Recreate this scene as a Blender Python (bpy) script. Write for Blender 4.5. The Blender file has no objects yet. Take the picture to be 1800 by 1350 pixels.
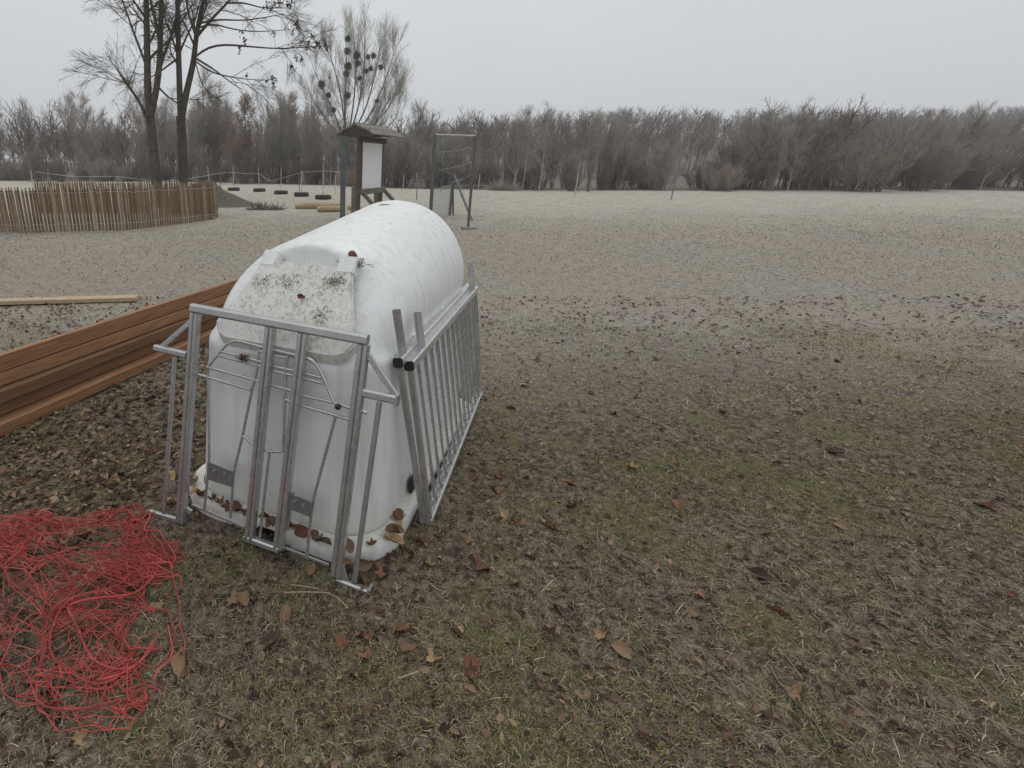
import bpy, bmesh, math, random
import numpy as np
from mathutils import Vector, Matrix

sc = bpy.context.scene
C = sc.collection
R = math.radians
# ------------------------------------------------------------------ camera
FPX, PITCH, HCAM = 910.0, R(18.8), 1.6
cam = bpy.data.cameras.new('camera'); camo = bpy.data.objects.new('camera', cam); C.objects.link(camo)
camo.location = (0, 0, HCAM); camo.rotation_euler = (R(90) - PITCH, 0, 0)
cam.sensor_fit = 'HORIZONTAL'; cam.sensor_width = 36.0; cam.lens = FPX / 1800 * 36
cam.shift_x = (900 - 562) / 1800; cam.shift_y = -(675 - 600) / 1800
cam.clip_start = 0.05; cam.clip_end = 3000
sc.camera = camo
# ------------------------------------------------------------------ sky and sun (overcast)
SUN_EL, SUN_AZ = R(58), R(20)
w = bpy.data.worlds.new('World'); sc.world = w; w.use_nodes = True
nt = w.node_tree; nt.nodes.clear()
def wn(t, **k):
    n = nt.nodes.new(t)
    for a, b in k.items(): setattr(n, a, b)
    return n
out = wn('ShaderNodeOutputWorld'); bg = wn('ShaderNodeBackground')
sky = wn('ShaderNodeTexSky', sky_type='NISHITA', sun_disc=False, sun_elevation=SUN_EL, sun_rotation=SUN_AZ)
hs = wn('ShaderNodeHueSaturation'); hs.inputs['Saturation'].default_value = 0.35
tc = wn('ShaderNodeTexCoord'); sx = wn('ShaderNodeSeparateXYZ')
rmp = wn('ShaderNodeValToRGB')
rmp.color_ramp.elements[0].position = 0.0; rmp.color_ramp.elements[0].color = (0.55, 0.575, 0.60, 1)
rmp.color_ramp.elements[1].position = 1.0; rmp.color_ramp.elements[1].color = (0.95, 0.96, 0.975, 1)
e = rmp.color_ramp.elements.new(0.30); e.color = (0.645, 0.665, 0.68, 1)
cl = wn('ShaderNodeTexNoise'); cl.inputs['Scale'].default_value = 1.6; cl.inputs['Detail'].default_value = 3
clr = wn('ShaderNodeMapRange'); clr.inputs['To Min'].default_value = 9.2; clr.inputs['To Max'].default_value = 11.9
vm = wn('ShaderNodeVectorMath', operation='SCALE')
mx = wn('ShaderNodeMix', data_type='RGBA'); mx.inputs['Factor'].default_value = 0.93
L = nt.links.new
L(tc.outputs['Generated'], sx.inputs[0]); L(sx.outputs['Z'], rmp.inputs[0]); L(tc.outputs['Generated'], cl.inputs['Vector'])
L(cl.outputs['Fac'], clr.inputs['Value']); L(rmp.outputs[0], vm.inputs[0]); L(clr.outputs[0], vm.inputs['Scale'])
L(sky.outputs[0], hs.inputs['Color']); L(hs.outputs[0], mx.inputs[6]); L(vm.outputs[0], mx.inputs[7])
L(mx.outputs[2], bg.inputs['Color']); bg.inputs['Strength'].default_value = 0.1; L(bg.outputs[0], out.inputs[0])
sun = bpy.data.lights.new('sun', 'SUN'); sun.energy = 0.6; sun.angle = R(25); sun.color = (1, 0.97, 0.93)
suno = bpy.data.objects.new('sun', sun); C.objects.link(suno); suno.location = (0, 0, 30)
sd = Vector((math.sin(SUN_AZ) * math.cos(SUN_EL), math.cos(SUN_AZ) * math.cos(SUN_EL), math.sin(SUN_EL)))
suno.rotation_euler = sd.to_track_quat('Z', 'Y').to_euler()
vs = sc.view_settings; vs.view_transform = 'Standard'; vs.look = 'None'; vs.exposure = 0; vs.gamma = 1; vs.use_curve_mapping = False
sc.render.engine = 'CYCLES'; sc.cycles.use_denoising = True; sc.cycles.denoiser = 'OPENIMAGEDENOISE'; sc.cycles.denoising_prefilter = 'NONE'; sc.cycles.denoising_quality = 'HIGH'; sc.cycles.max_bounces = 6; sc.cycles.transparent_max_bounces = 4; sc.cycles.volume_bounces = 3

# ------------------------------------------------------------------ helpers
rng = np.random.default_rng(7); random.seed(7)
cp, sp = math.cos(PITCH), math.sin(PITCH)
def ray(px, py):
    u, v = (px - 562) / FPX, (py - 600) / FPX
    return np.array([u, cp - v * sp, -(sp + v * cp)])
def atY(px, py, Y):
    d = ray(px, py); return np.array([0, 0, HCAM]) + d * (Y / d[1])
def onG(px, py, z=0.0):
    d = ray(px, py); return np.array([0, 0, HCAM]) + d * ((z - HCAM) / d[2])
YAW = R(-27); HU = np.array([math.cos(YAW), math.sin(YAW), 0]); HW = np.array([-math.sin(YAW), math.cos(YAW), 0])
def UW(u, w_, z=0.0): return u * HU + w_ * HW + np.array([0, 0, z])

def tag(o, label=None, cat=None, group=None, kind=None):
    if label: o['label'] = label
    if cat: o['category'] = cat
    if group: o['group'] = group
    if kind: o['kind'] = kind
    return o
def empty(name, loc=(0, 0, 0), rz=0.0):
    o = bpy.data.objects.new(name, None); o.empty_display_size = 0.1; C.objects.link(o)
    o.location = loc; o.rotation_euler = (0, 0, rz); return o
def link(name, me, mat=None, parent=None):
    o = bpy.data.objects.new(name, me); C.objects.link(o)
    if mat is not None and not me.materials: me.materials.append(mat)
    if parent is not None: o.parent = parent
    return o
def npmesh(name, V, F, smooth=False):
    """V (n,3), F (m,3) or (m,4) or list of those."""
    Fs = F if isinstance(F, list) else [F]
    me = bpy.data.meshes.new(name)
    V = np.asarray(V, np.float32)
    me.vertices.add(len(V)); me.vertices.foreach_set('co', V.ravel())
    li = np.concatenate([f.ravel() for f in Fs]).astype(np.int32)
    starts = []; s = 0
    for f in Fs:
        k = f.shape[1]; starts.append(s + np.arange(len(f)) * k); s += f.size
    starts = np.concatenate(starts).astype(np.int32)
    me.loops.add(len(li)); me.loops.foreach_set('vertex_index', li)
    me.polygons.add(len(starts)); me.polygons.foreach_set('loop_start', starts)
    me.update(calc_edges=True)
    if smooth: me.polygons.foreach_set('use_smooth', np.ones(len(starts), bool))
    else: me.polygons.foreach_set('use_smooth', np.zeros(len(starts), bool))
    return me
class MB:
    """collects verts and faces for one mesh"""
    def __init__(s): s.v = []; s.f3 = []; s.f4 = []; s.n = 0
    def add(s, V, F):
        V = np.asarray(V, float); F = np.asarray(F)
        (s.f3 if F.shape[1] == 3 else s.f4).append(F + s.n); s.v.append(V); s.n += len(V); return s
    def mesh(s, name, smooth=False):
        Fs = []
        if s.f3: Fs.append(np.concatenate(s.f3))
        if s.f4: Fs.append(np.concatenate(s.f4))
        return npmesh(name, np.concatenate(s.v), Fs, smooth)
    def build(s, name, mat, parent=None, smooth=False): return link(name, s.mesh(name, smooth), mat, parent)
    def beam(s, a, b, wd, dp, nrm=(0, 0, 1), ch=0.15):
        """chamfered box bar a->b; wd across, dp along nrm"""
        a = np.asarray(a, float); b = np.asarray(b, float); t = b - a; t = t / np.linalg.norm(t)
        n = np.asarray(nrm, float); n = n - t * (n @ t)
        if np.linalg.norm(n) < 1e-6: n = np.array([1.0, 0, 0]) - t * t[0]
        n /= np.linalg.norm(n); q = np.cross(t, n)
        c = ch * min(wd, dp); x, y = wd / 2, dp / 2
        prof = [(x - c, y), (x, y - c), (x, -y + c), (x - c, -y), (-x + c, -y), (-x, -y + c), (-x, y - c), (-x + c, y)]
        V = [a + q * i + n * j for i, j in prof] + [b + q * i + n * j for i, j in prof]
        s.add(V, [(i, i + 8, (i + 1) % 8 + 8, (i + 1) % 8) for i in range(8)])
        s.add([a + q * i + n * j for i, j in prof], [(7, 6, 5, 4), (7, 4, 3, 0), (0, 3, 2, 1)])
        s.add([b + q * i + n * j for i, j in prof], [(4, 5, 6, 7), (0, 3, 4, 7), (1, 2, 3, 0)])
        return s
    def box(s, lo, hi):
        x0, y0, z0 = lo; x1, y1, z1 = hi
        V = [(x0, y0, z0), (x1, y0, z0), (x1, y1, z0), (x0, y1, z0), (x0, y0, z1), (x1, y0, z1), (x1, y1, z1), (x0, y1, z1)]
        return s.add(V, [(0, 3, 2, 1), (4, 5, 6, 7), (0, 1, 5, 4), (1, 2, 6, 5), (2, 3, 7, 6), (3, 0, 4, 7)])
    def tube(s, pts, r, k=6, caps=True):
        P = np.asarray(pts, float); n = len(P)
        rr = np.full(n, r) if np.isscalar(r) else np.asarray(r, float)
        T = np.gradient(P, axis=0); T /= np.linalg.norm(T, axis=1)[:, None] + 1e-12
        ref = np.array([0, 0, 1.0]) if abs(T[0][2]) < 0.9 else np.array([1.0, 0, 0])
        a = np.cross(T[0], ref); a /= np.linalg.norm(a); V = []
        for i in range(n):
            a = a - T[i] * (a @ T[i]); a /= np.linalg.norm(a); b = np.cross(T[i], a)
            for j in range(k):
                th = 2 * math.pi * j / k; V.append(P[i] + rr[i] * (math.cos(th) * a + math.sin(th) * b))
        F = [(i * k + j, i * k + (j + 1) % k, (i + 1) * k + (j + 1) % k, (i + 1) * k + j) for i in range(n - 1) for j in range(k)]
        s.add(V, F)
        if caps:
            for i, fl in ((0, 1), (n - 1, 0)):
                ring = V[i * k:(i + 1) * k]; c = P[i]
                s.add(ring + [c], [((j + 1) % k, j, k) if fl else (j, (j + 1) % k, k) for j in range(k)])
        return s
def tubes(P, Rr, k=3):
    """batch of tapered tubes, P (B,n,3), Rr (B,n)"""
    B, n, _ = P.shape
    T = P[:, -1] - P[:, 0]; T /= np.linalg.norm(T, axis=1, keepdims=True) + 1e-9
    ref = np.where(np.abs(T[:, 2:3]) < 0.8, np.array([[0, 0, 1.0]]), np.array([[1.0, 0, 0]]))
    a = np.cross(T, ref); a /= np.linalg.norm(a, axis=1, keepdims=True) + 1e-9; b = np.cross(T, a)
    th = np.arange(k) * 2 * math.pi / k
    off = np.cos(th)[None, :, None] * a[:, None] + np.sin(th)[None, :, None] * b[:, None]      # B,k,3
    V = P[:, :, None] + Rr[:, :, None, None] * off[:, None]
    i = np.arange(n - 1)[:, None] * k; j = np.arange(k)[None]
    f = np.stack([i + j, i + (j + 1) % k, i + k + (j + 1) % k, i + k + j], -1).reshape(-1, 4)
    F = (np.arange(B) * n * k)[:, None, None] + f[None]
    return V.reshape(-1, 3), F.reshape(-1, 4)
def resample(pts, n):
    P = np.asarray(pts, float); d = np.r_[0, np.cumsum(np.linalg.norm(np.diff(P, axis=0), axis=1))]
    t = np.linspace(0, d[-1], n); return np.stack([np.interp(t, d, P[:, i]) for i in range(P.shape[1])], -1)
def smooth_poly(pts, n, it=2):
    P = resample(pts, n)
    for _ in range(it): P[1:-1] = 0.25 * P[:-2] + 0.5 * P[1:-1] + 0.25 * P[2:]
    return P
def vnoise(x, y, seed=0):
    """cheap value noise"""
    xi = np.floor(x).astype(np.int64); yi = np.floor(y).astype(np.int64); fx = x - xi; fy = y - yi
    fx = fx * fx * (3 - 2 * fx); fy = fy * fy * (3 - 2 * fy)
    def h(a, b):
        q = (a * 374761393 + b * 668265263 + seed * 982451653) & 0x7fffffff
        q = ((q ^ (q >> 13)) * 1274126177) & 0x7fffffff
        return ((q ^ (q >> 16)) & 0xffff) / 65535.0
    return (h(xi, yi) * (1 - fx) + h(xi + 1, yi) * fx) * (1 - fy) + (h(xi, yi + 1) * (1 - fx) + h(xi + 1, yi + 1) * fx) * fy

# ------------------------------------------------------------------ materials
class NM:
    def __init__(s, name):
        s.m = bpy.data.materials.new(name); s.m.use_nodes = True; s.t = s.m.node_tree; s.t.nodes.clear()
        s.o = s.n('ShaderNodeOutputMaterial'); s.b = s.n('ShaderNodeBsdfPrincipled'); s.l(s.b.outputs[0], s.o.inputs[0])
        s.tc = s.n('ShaderNodeTexCoord').outputs['Object']
    def n(s, t, **k):
        x = s.t.nodes.new(t)
        for a, b in k.items(): setattr(x, a, b)
        return x
    def l(s, a, b): s.t.links.new(a, b)
    def set(s, i, v):
        if hasattr(v, 'is_linked'): s.l(v, s.b.inputs[i])
        else: s.b.inputs[i].default_value = v
    def noise(s, scale, detail=4, rough=0.6, vec=None, stretch=None, out='Fac', dist=0.0):
        v = vec or s.tc
        if stretch:
            mp = s.n('ShaderNodeMapping'); mp.inputs['Scale'].default_value = stretch; s.l(v, mp.inputs[0]); v = mp.outputs[0]
        x = s.n('ShaderNodeTexNoise'); x.inputs['Scale'].default_value = scale; x.inputs['Detail'].default_value = detail
        x.inputs['Roughness'].default_value = rough; x.inputs['Distortion'].default_value = dist; s.l(v, x.inputs['Vector']); return x.outputs[out]
    def ramp(s, fac, stops):
        x = s.n('ShaderNodeValToRGB'); r = x.color_ramp
        while len(r.elements) < len(stops): r.elements.new(0.5)
        for e_, (p, c) in zip(r.elements, stops):
            e_.position = p; c = (c, c, c) if np.isscalar(c) else c; e_.color = (*c, 1)
        s.l(fac, x.inputs[0]); return x.outputs[0]
    def mix(s, f, a, b, mode='MIX'):
        x = s.n('ShaderNodeMix', data_type='RGBA', blend_type=mode)
        for i, v in ((0, f), (6, a), (7, b)):
            if hasattr(v, 'is_linked'): s.l(v, x.inputs[i])
            elif i: x.inputs[i].default_value = (*v, 1)
            else: x.inputs[i].default_value = v
        return x.outputs[2]
    def math(s, op, a, b=0.0, clamp=False):
        x = s.n('ShaderNodeMath', operation=op, use_clamp=clamp)
        for i, v in ((0, a), (1, b)):
            if hasattr(v, 'is_linked'): s.l(v, x.inputs[i])
            else: x.inputs[i].default_value = v
        return x.outputs[0]
    def bump(s, h, strength=0.3, dist=0.01):
        x = s.n('ShaderNodeBump'); x.inputs['Strength'].default_value = strength; x.inputs['Distance'].default_value = dist
        s.l(h, x.inputs['Height']); s.l(x.outputs[0], s.b.inputs['Normal'])
    def island(s): return s.n('ShaderNodeNewGeometry').outputs['Random Per Island']
    def objrand(s): return s.n('ShaderNodeObjectInfo').outputs['Random']
def simple(name, c1, c2, scale=20, rough=0.7, metal=0.0, bump=0.2, bd=0.004, stretch=None, spec=None, per=None):
    m = NM(name); f = m.noise(scale, 5, 0.65, stretch=stretch)
    col = m.ramp(f, [(0.3, c1), (0.7, c2)])
    if per:
        r = m.island() if per == 'island' else m.objrand()
        col = m.mix(1.0, col, m.ramp(r, [(0, 0.62), (1, 1.3)]), 'MULTIPLY')
    m.set('Base Color', col); m.set('Roughness', rough); m.set('Metallic', metal)
    if spec is not None: m.set('Specular IOR Level', spec)
    if bump: m.bump(f, bump, bd)
    return m.m

def ground_material():
    m = NM('ground_soil'); P = m.tc
    sep = m.n('ShaderNodeSeparateXYZ'); m.l(P, sep.inputs[0]); Y = sep.outputs['Y']
    big = m.noise(0.35, 4, 0.6, P); med = m.noise(2.2, 5, 0.65, P); fine = m.noise(26, 6, 0.7, P); vf = m.noise(110, 3, 0.7, P)
    st = m.noise(9, 5, 0.7, P, stretch=(1, 2.6, 1))
    near = m.ramp(fine, [(0.34, (0.016, 0.013, 0.010)), (0.44, (0.070, 0.054, 0.041)), (0.56, (0.178, 0.142, 0.108)), (0.72, (0.36, 0.295, 0.22))])
    moss = m.ramp(vf, [(0.3, (0.055, 0.060, 0.018)), (0.7, (0.19, 0.195, 0.06))])
    mm = m.math('MULTIPLY', m.ramp(med, [(0.51, 0.0), (0.63, 1.0)]), 0.7)
    near = m.mix(mm, near, moss)
    mid = m.ramp(st, [(0.27, (0.10, 0.091, 0.079)), (0.42, (0.262, 0.240, 0.207)), (0.58, (0.37, 0.342, 0.293)), (0.78, (0.53, 0.495, 0.43))])
    mid = m.mix(m.math('MULTIPLY', m.ramp(big, [(0.42, 0.0), (0.62, 1.0)]), 0.6), mid, m.mix(fine, (0.24, 0.19, 0.155), (0.42, 0.35, 0.29)))
    mid = m.mix(m.math('MULTIPLY', m.ramp(m.noise(1.1, 4, 0.6, P), [(0.5, 0.0), (0.7, 1.0)]), 0.45), mid, m.mix(vf, (0.23, 0.23, 0.15), (0.40, 0.39, 0.28)))
    far = m.ramp(m.noise(1.4, 6, 0.7, P, stretch=(1, 2.2, 1)), [(0.3, (0.27, 0.248, 0.208)), (0.5, (0.43, 0.402, 0.342)), (0.8, (0.56, 0.527, 0.452))])
    def step(a, b):
        x = m.n('ShaderNodeMapRange', interpolation_type='SMOOTHSTEP'); x.inputs['From Min'].default_value = a; x.inputs['From Max'].default_value = b
        wob = m.math('MULTIPLY_ADD', big, (b - a) * 0.9); m.t.nodes[-1].inputs[2].default_value = 0
        s_ = m.math('ADD', Y, m.math('SUBTRACT', wob, (b - a) * 0.45)); m.l(s_, x.inputs['Value']); return x.outputs[0]
    col = m.mix(step(2.6, 5.2), near, mid)
    col = m.mix(step(8, 26), col, far)
    m.set('Base Color', col); m.set('Roughness', 0.95); m.set('Specular IOR Level', 0.15)
    h = m.math('ADD', m.math('MULTIPLY', fine, 0.7), m.math('MULTIPLY', vf, 0.3)); m.bump(h, 0.9, 0.03)
    return m.m
M = {}
M['ground'] = ground_material()
def plastic_material(name, dirty):
    m = NM(name); P = m.tc
    base = m.mix(m.noise(3, 3, 0.5, P), (0.72, 0.74, 0.745), (0.79, 0.80, 0.795))
    sp_ = m.noise(34 if not dirty else 70, 6, 0.75, P, stretch=(1.0, 0.5, 1.0), dist=0.6)
    sep = m.n('ShaderNodeSeparateXYZ'); m.l(P, sep.inputs[0])
    nz = m.n('ShaderNodeSeparateXYZ'); m.l(m.n('ShaderNodeNewGeometry').outputs['Normal'], nz.inputs[0])
    up = m.ramp(nz.outputs['Z'], [(0.35, 0.0), (0.8, 1.0)])                          # dirt settles on upward faces
    if dirty:
        a = m.ramp(sp_, [(0.45, 0.0), (0.62, 0.72)]); b = m.ramp(m.noise(8, 4, 0.6, P), [(0.36, 0.42), (0.62, 1.0)])
        d = m.math('MULTIPLY', a, b)
        col = m.mix(d, m.mix(m.noise(5, 4, 0.6, P), base, (0.64, 0.63, 0.57)), m.ramp(m.noise(60, 3, 0.6, P), [(0.35, (0.22, 0.195, 0.13)), (0.7, (0.48, 0.44, 0.33))]))
        cl_ = m.math('MULTIPLY', m.ramp(m.noise(11, 3, 0.55, P), [(0.60, 0.0), (0.70, 0.7)]), m.ramp(sp_, [(0.40, 0.0), (0.58, 1.0)]))
        col = m.mix(cl_, col, m.ramp(m.noise(80, 3, 0.6, P), [(0.35, (0.14, 0.12, 0.065)), (0.7, (0.38, 0.32, 0.20))]))
    else:
        a = m.ramp(m.noise(48, 6, 0.78, P, stretch=(0.55, 1.0, 1.0), dist=0.5), [(0.54, 0.0), (0.68, 0.75)])
        d = m.math('MULTIPLY', m.math('MULTIPLY', a, up), m.ramp(m.noise(3.2, 4, 0.6, P), [(0.35, 0.15), (0.65, 1.0)]))
        col = m.mix(d, base, (0.38, 0.36, 0.31))
        # splash grime creeping up from the ground, with ragged edge
        g = m.math('ADD', sep.outputs['Z'], m.math('MULTIPLY', m.noise(9, 5, 0.7, P, stretch=(1, 1, 0.35)), 0.22))
        gr = m.ramp(g, [(0.14, 0.06), (0.175, 0.62), (0.23, 0.30), (0.34, 0.0)])
        col = m.mix(gr, col, m.mix(m.noise(40, 4, 0.7, P), (0.36, 0.32, 0.22), (0.62, 0.60, 0.50)))
        strk = m.math('MULTIPLY', m.ramp(m.noise(7, 4, 0.6, P, stretch=(3, 3, 0.12)), [(0.48, 0.0), (0.72, 1.0)]), 0.45)
        col = m.mix(strk, col, (0.50, 0.495, 0.44))
    m.set('Base Color', col); m.set('Roughness', m.ramp(m.noise(6, 4, 0.6, P), [(0.3, 0.38), (0.7, 0.58)])); m.set('Specular IOR Level', 0.45)
    m.set('Subsurface Weight', 0.08); m.set('Subsurface Radius', (0.02, 0.02, 0.02))
    m.bump(m.noise(18, 4, 0.6, P), 0.035 if not dirty else 0.12, 0.006)
    return m.m
M['plastic'] = plastic_material('white_plastic', False); M['plastic_dirty'] = plastic_material('soiled_white_plastic', True)
def metal_material(name='galvanised_steel', k=1.0, met=0.72):
    m = NM(name); P = m.tc
    v = m.n('ShaderNodeTexVoronoi'); v.inputs['Scale'].default_value = 170; m.l(P, v.inputs['Vector'])
    col = m.mix(0.05, m.ramp(m.noise(9, 5, 0.65, P), [(0.3, (0.43, 0.445, 0.46)), (0.7, (0.52, 0.54, 0.56))]), v.outputs['Color'])
    hsv = m.n('ShaderNodeHueSaturation'); hsv.inputs['Saturation'].default_value = 0.06; hsv.inputs['Value'].default_value = 0.95 * k; m.l(col, hsv.inputs['Color'])
    m.set('Base Color', hsv.outputs[0]); m.set('Metallic', met); m.set('Roughness', m.ramp(m.noise(25, 4, 0.6, P), [(0.3, 0.20), (0.7, 0.36)]))
    m.bump(m.noise(120, 3, 0.6, P), 0.08, 0.002); return m.m
M['metal'] = metal_material(); M['metal_bright'] = metal_material('bright_galvanised_steel', 1.18, 0.72)
M['metal_dark'] = simple('weathered_steel', (0.085, 0.098, 0.105), (0.15, 0.168, 0.175), 8, 0.6, 0.4, 0.15)
M['metal_plate'] = simple('brownish_steel_plate', (0.13, 0.132, 0.13), (0.21, 0.212, 0.208), 30, 0.4, 0.35, 0.1)
M['black'] = simple('black_plastic', (0.012, 0.012, 0.013), (0.03, 0.03, 0.032), 30, 0.5, 0, 0.1)
M['hole_shade'] = simple('opening_shade', (0.02, 0.02, 0.018), (0.05, 0.045, 0.04), 30, 0.9, 0, 0.1)  # near-black colour painted as the shade inside notch, vent and latch opening
M['rust_red'] = simple('rusty_red', (0.10, 0.028, 0.02), (0.20, 0.07, 0.05), 60, 0.7)
M['net'] = simple('red_twine', (0.30, 0.034, 0.030), (0.56, 0.105, 0.085), 25, 0.6, 0, 0.1, per='island')
M['plank'] = simple('brown_stained_wood', (0.165, 0.078, 0.035), (0.35, 0.185, 0.088), 5, 0.7, 0, 0.4, 0.004, stretch=(14, 0.7, 14), per='obj')
M['plank_pale'] = simple('pale_sawn_wood', (0.34, 0.25, 0.15), (0.52, 0.41, 0.27), 5, 0.75, 0, 0.4, 0.004, stretch=(14, 0.7, 14))
M['picket'] = simple('chestnut_wood', (0.115, 0.072, 0.038), (0.27, 0.182, 0.105), 6, 0.85, 0, 0.4, 0.004, stretch=(8, 8, 0.7), per='obj')
M['picket_grey'] = simple('weathered_chestnut_wood', (0.19, 0.15, 0.105), (0.40, 0.33, 0.24), 6, 0.85, 0, 0.4, 0.004, stretch=(8, 8, 0.7), per='obj')
M['wire'] = simple('grey_wire', (0.33, 0.34, 0.34), (0.5, 0.5, 0.5), 10, 0.5, 0.5, 0)
M['cord'] = simple('white_cord', (0.5, 0.5, 0.47), (0.68, 0.68, 0.64), 10, 0.8, 0, 0)
M['bark'] = simple('grey_brown_bark', (0.13, 0.112, 0.093), (0.28, 0.245, 0.205), 14, 0.95, 0, 0.8, 0.03, stretch=(1, 1, 0.3), spec=0.1)
M['bark_dark'] = simple('dark_wet_bark', (0.045, 0.037, 0.028), (0.145, 0.120, 0.090), 14, 0.9, 0, 0.8, 0.03, stretch=(1, 1, 0.3), spec=0.15)
M['twig'] = simple('grey_twigs', (0.25, 0.23, 0.21), (0.40, 0.375, 0.34), 3, 0.95, 0, 0, spec=0.1)
M['twig_red'] = simple('reddish_twigs', (0.265, 0.222, 0.195), (0.41, 0.35, 0.305), 3, 0.95, 0, 0, spec=0.1)
M['twig_olive'] = simple('olive_grey_twigs', (0.26, 0.25, 0.205), (0.41, 0.39, 0.325), 3, 0.95, 0, 0, spec=0.1)
M['twig_brown'] = simple('brown_hedge_twigs', (0.14, 0.122, 0.106), (0.28, 0.24, 0.21), 2, 0.95, 0, 0, spec=0.1)
M['birch'] = simple('pale_bark', (0.24, 0.225, 0.20), (0.42, 0.40, 0.365), 10, 0.9, 0, 0.4, 0.02)
M['oldleaf'] = simple('withered_leaves', (0.15, 0.09, 0.062), (0.29, 0.18, 0.125), 2, 0.9, 0, 0, per='island')
M['darkleaf'] = simple('dark_withered_leaves', (0.035, 0.026, 0.02), (0.08, 0.055, 0.04), 2, 0.9, 0, 0, per='island')
M['mistletoe'] = simple('mistletoe_green', (0.065, 0.072, 0.034), (0.145, 0.155, 0.078), 6, 0.8, 0, 0, per='island')
M['sign_brown'] = simple('brown_painted_wood', (0.075, 0.046, 0.038), (0.14, 0.088, 0.074), 6, 0.7, 0, 0.3, 0.004, stretch=(6, 6, 0.8))
M['sign_roof'] = simple('weathered_roof_boards', (0.13, 0.12, 0.105), (0.30, 0.275, 0.24), 5, 0.9, 0, 0.5, 0.01, per='obj')
M['sign_grey'] = simple('green_grey_timber', (0.10, 0.095, 0.065), (0.21, 0.195, 0.14), 6, 0.85, 0, 0.4, 0.006)
M['panel_white'] = simple('white_board', (0.74, 0.76, 0.77), (0.80, 0.81, 0.81), 3, 0.45, 0, 0.05)
M['log'] = simple('peeled_log', (0.30, 0.235, 0.13), (0.50, 0.41, 0.25), 5, 0.85, 0, 0.3, 0.006)
M['yellow'] = simple('yellow_paint', (0.42, 0.36, 0.08), (0.55, 0.48, 0.16), 5, 0.6, 0, 0.1)
M['tyre'] = simple('black_rubber', (0.018, 0.018, 0.019), (0.045, 0.045, 0.046), 12, 0.8, 0, 0.3)
M['stake'] = simple('pale_stake', (0.42, 0.36, 0.25), (0.58, 0.51, 0.38), 8, 0.8, 0, 0)
M['stake_green'] = simple('green_stake', (0.09, 0.13, 0.10), (0.16, 0.20, 0.16), 8, 0.7, 0, 0)
M['earth'] = simple('dark_earth', (0.05, 0.04, 0.033), (0.19, 0.155, 0.125), 9, 0.95, 0, 1.0, 0.06)
M['hill'] = simple('leaf_covered_hill', (0.085, 0.068, 0.055), (0.19, 0.15, 0.12), 1.2, 0.95, 0, 0)
M['concrete'] = simple('grey_concrete', (0.22, 0.21, 0.19), (0.36, 0.35, 0.32), 12, 0.9, 0, 0.4)
def leafmat(name, c1, c2):
    m = NM(name); r = m.objrand()
    col = m.mix(m.noise(40, 3, 0.6), c1, c2); col = m.mix(1.0, col, m.ramp(r, [(0, 0.6), (1, 1.35)]), 'MULTIPLY')
    m.set('Base Color', col); m.set('Roughness', 0.6); m.set('Specular IOR Level', 0.35); return m.m
M['leaf_red'] = leafmat('reddish_brown_leaf', (0.115, 0.042, 0.022), (0.21, 0.095, 0.052))
M['leaf_tan'] = leafmat('tan_leaf', (0.25, 0.155, 0.075), (0.40, 0.27, 0.145))
M['leaf_dark'] = leafmat('dark_brown_leaf', (0.05, 0.03, 0.021), (0.11, 0.066, 0.045))
M['leaf_brown'] = leafmat('brown_leaf', (0.135, 0.08, 0.045), (0.24, 0.15, 0.085))
def bladesmat(name, stops):
    m = NM(name); m.set('Base Color', m.ramp(m.island(), stops)); m.set('Roughness', 0.8); m.set('Specular IOR Level', 0.2); return m.m
M['grass'] = bladesmat('dead_grass', [(0.0, (0.06, 0.049, 0.037)), (0.25, (0.175, 0.138, 0.10)), (0.5, (0.275, 0.218, 0.15)), (0.76, (0.205, 0.185, 0.095)), (0.9, (0.31, 0.265, 0.185)), (1.0, (0.47, 0.41, 0.295))])
M['mossy'] = bladesmat('moss_green', [(0.0, (0.085, 0.092, 0.026)), (0.5, (0.185, 0.19, 0.055)), (1.0, (0.30, 0.29, 0.10))])
M['grass_mid'] = bladesmat('pale_dead_grass', [(0.0, (0.17, 0.14, 0.11)), (0.3, (0.32, 0.27, 0.215)), (0.6, (0.43, 0.375, 0.295)), (0.8, (0.37, 0.345, 0.235)), (1.0, (0.62, 0.56, 0.44))])
M['litter'] = bladesmat('leaf_fragments', [(0.0, (0.04, 0.028, 0.021)), (0.45, (0.10, 0.064, 0.044)), (0.75, (0.17, 0.11, 0.073)), (1.0, (0.31, 0.22, 0.14))])
M['crumbs'] = bladesmat('moss_crumbs', [(0.0, (0.14, 0.115, 0.065)), (0.5, (0.32, 0.27, 0.17)), (1.0, (0.52, 0.45, 0.32))])
M['straw'] = bladesmat('straw_stalks', [(0.0, (0.20, 0.155, 0.09)), (0.6, (0.38, 0.31, 0.19)), (1.0, (0.55, 0.47, 0.32))])

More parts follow.
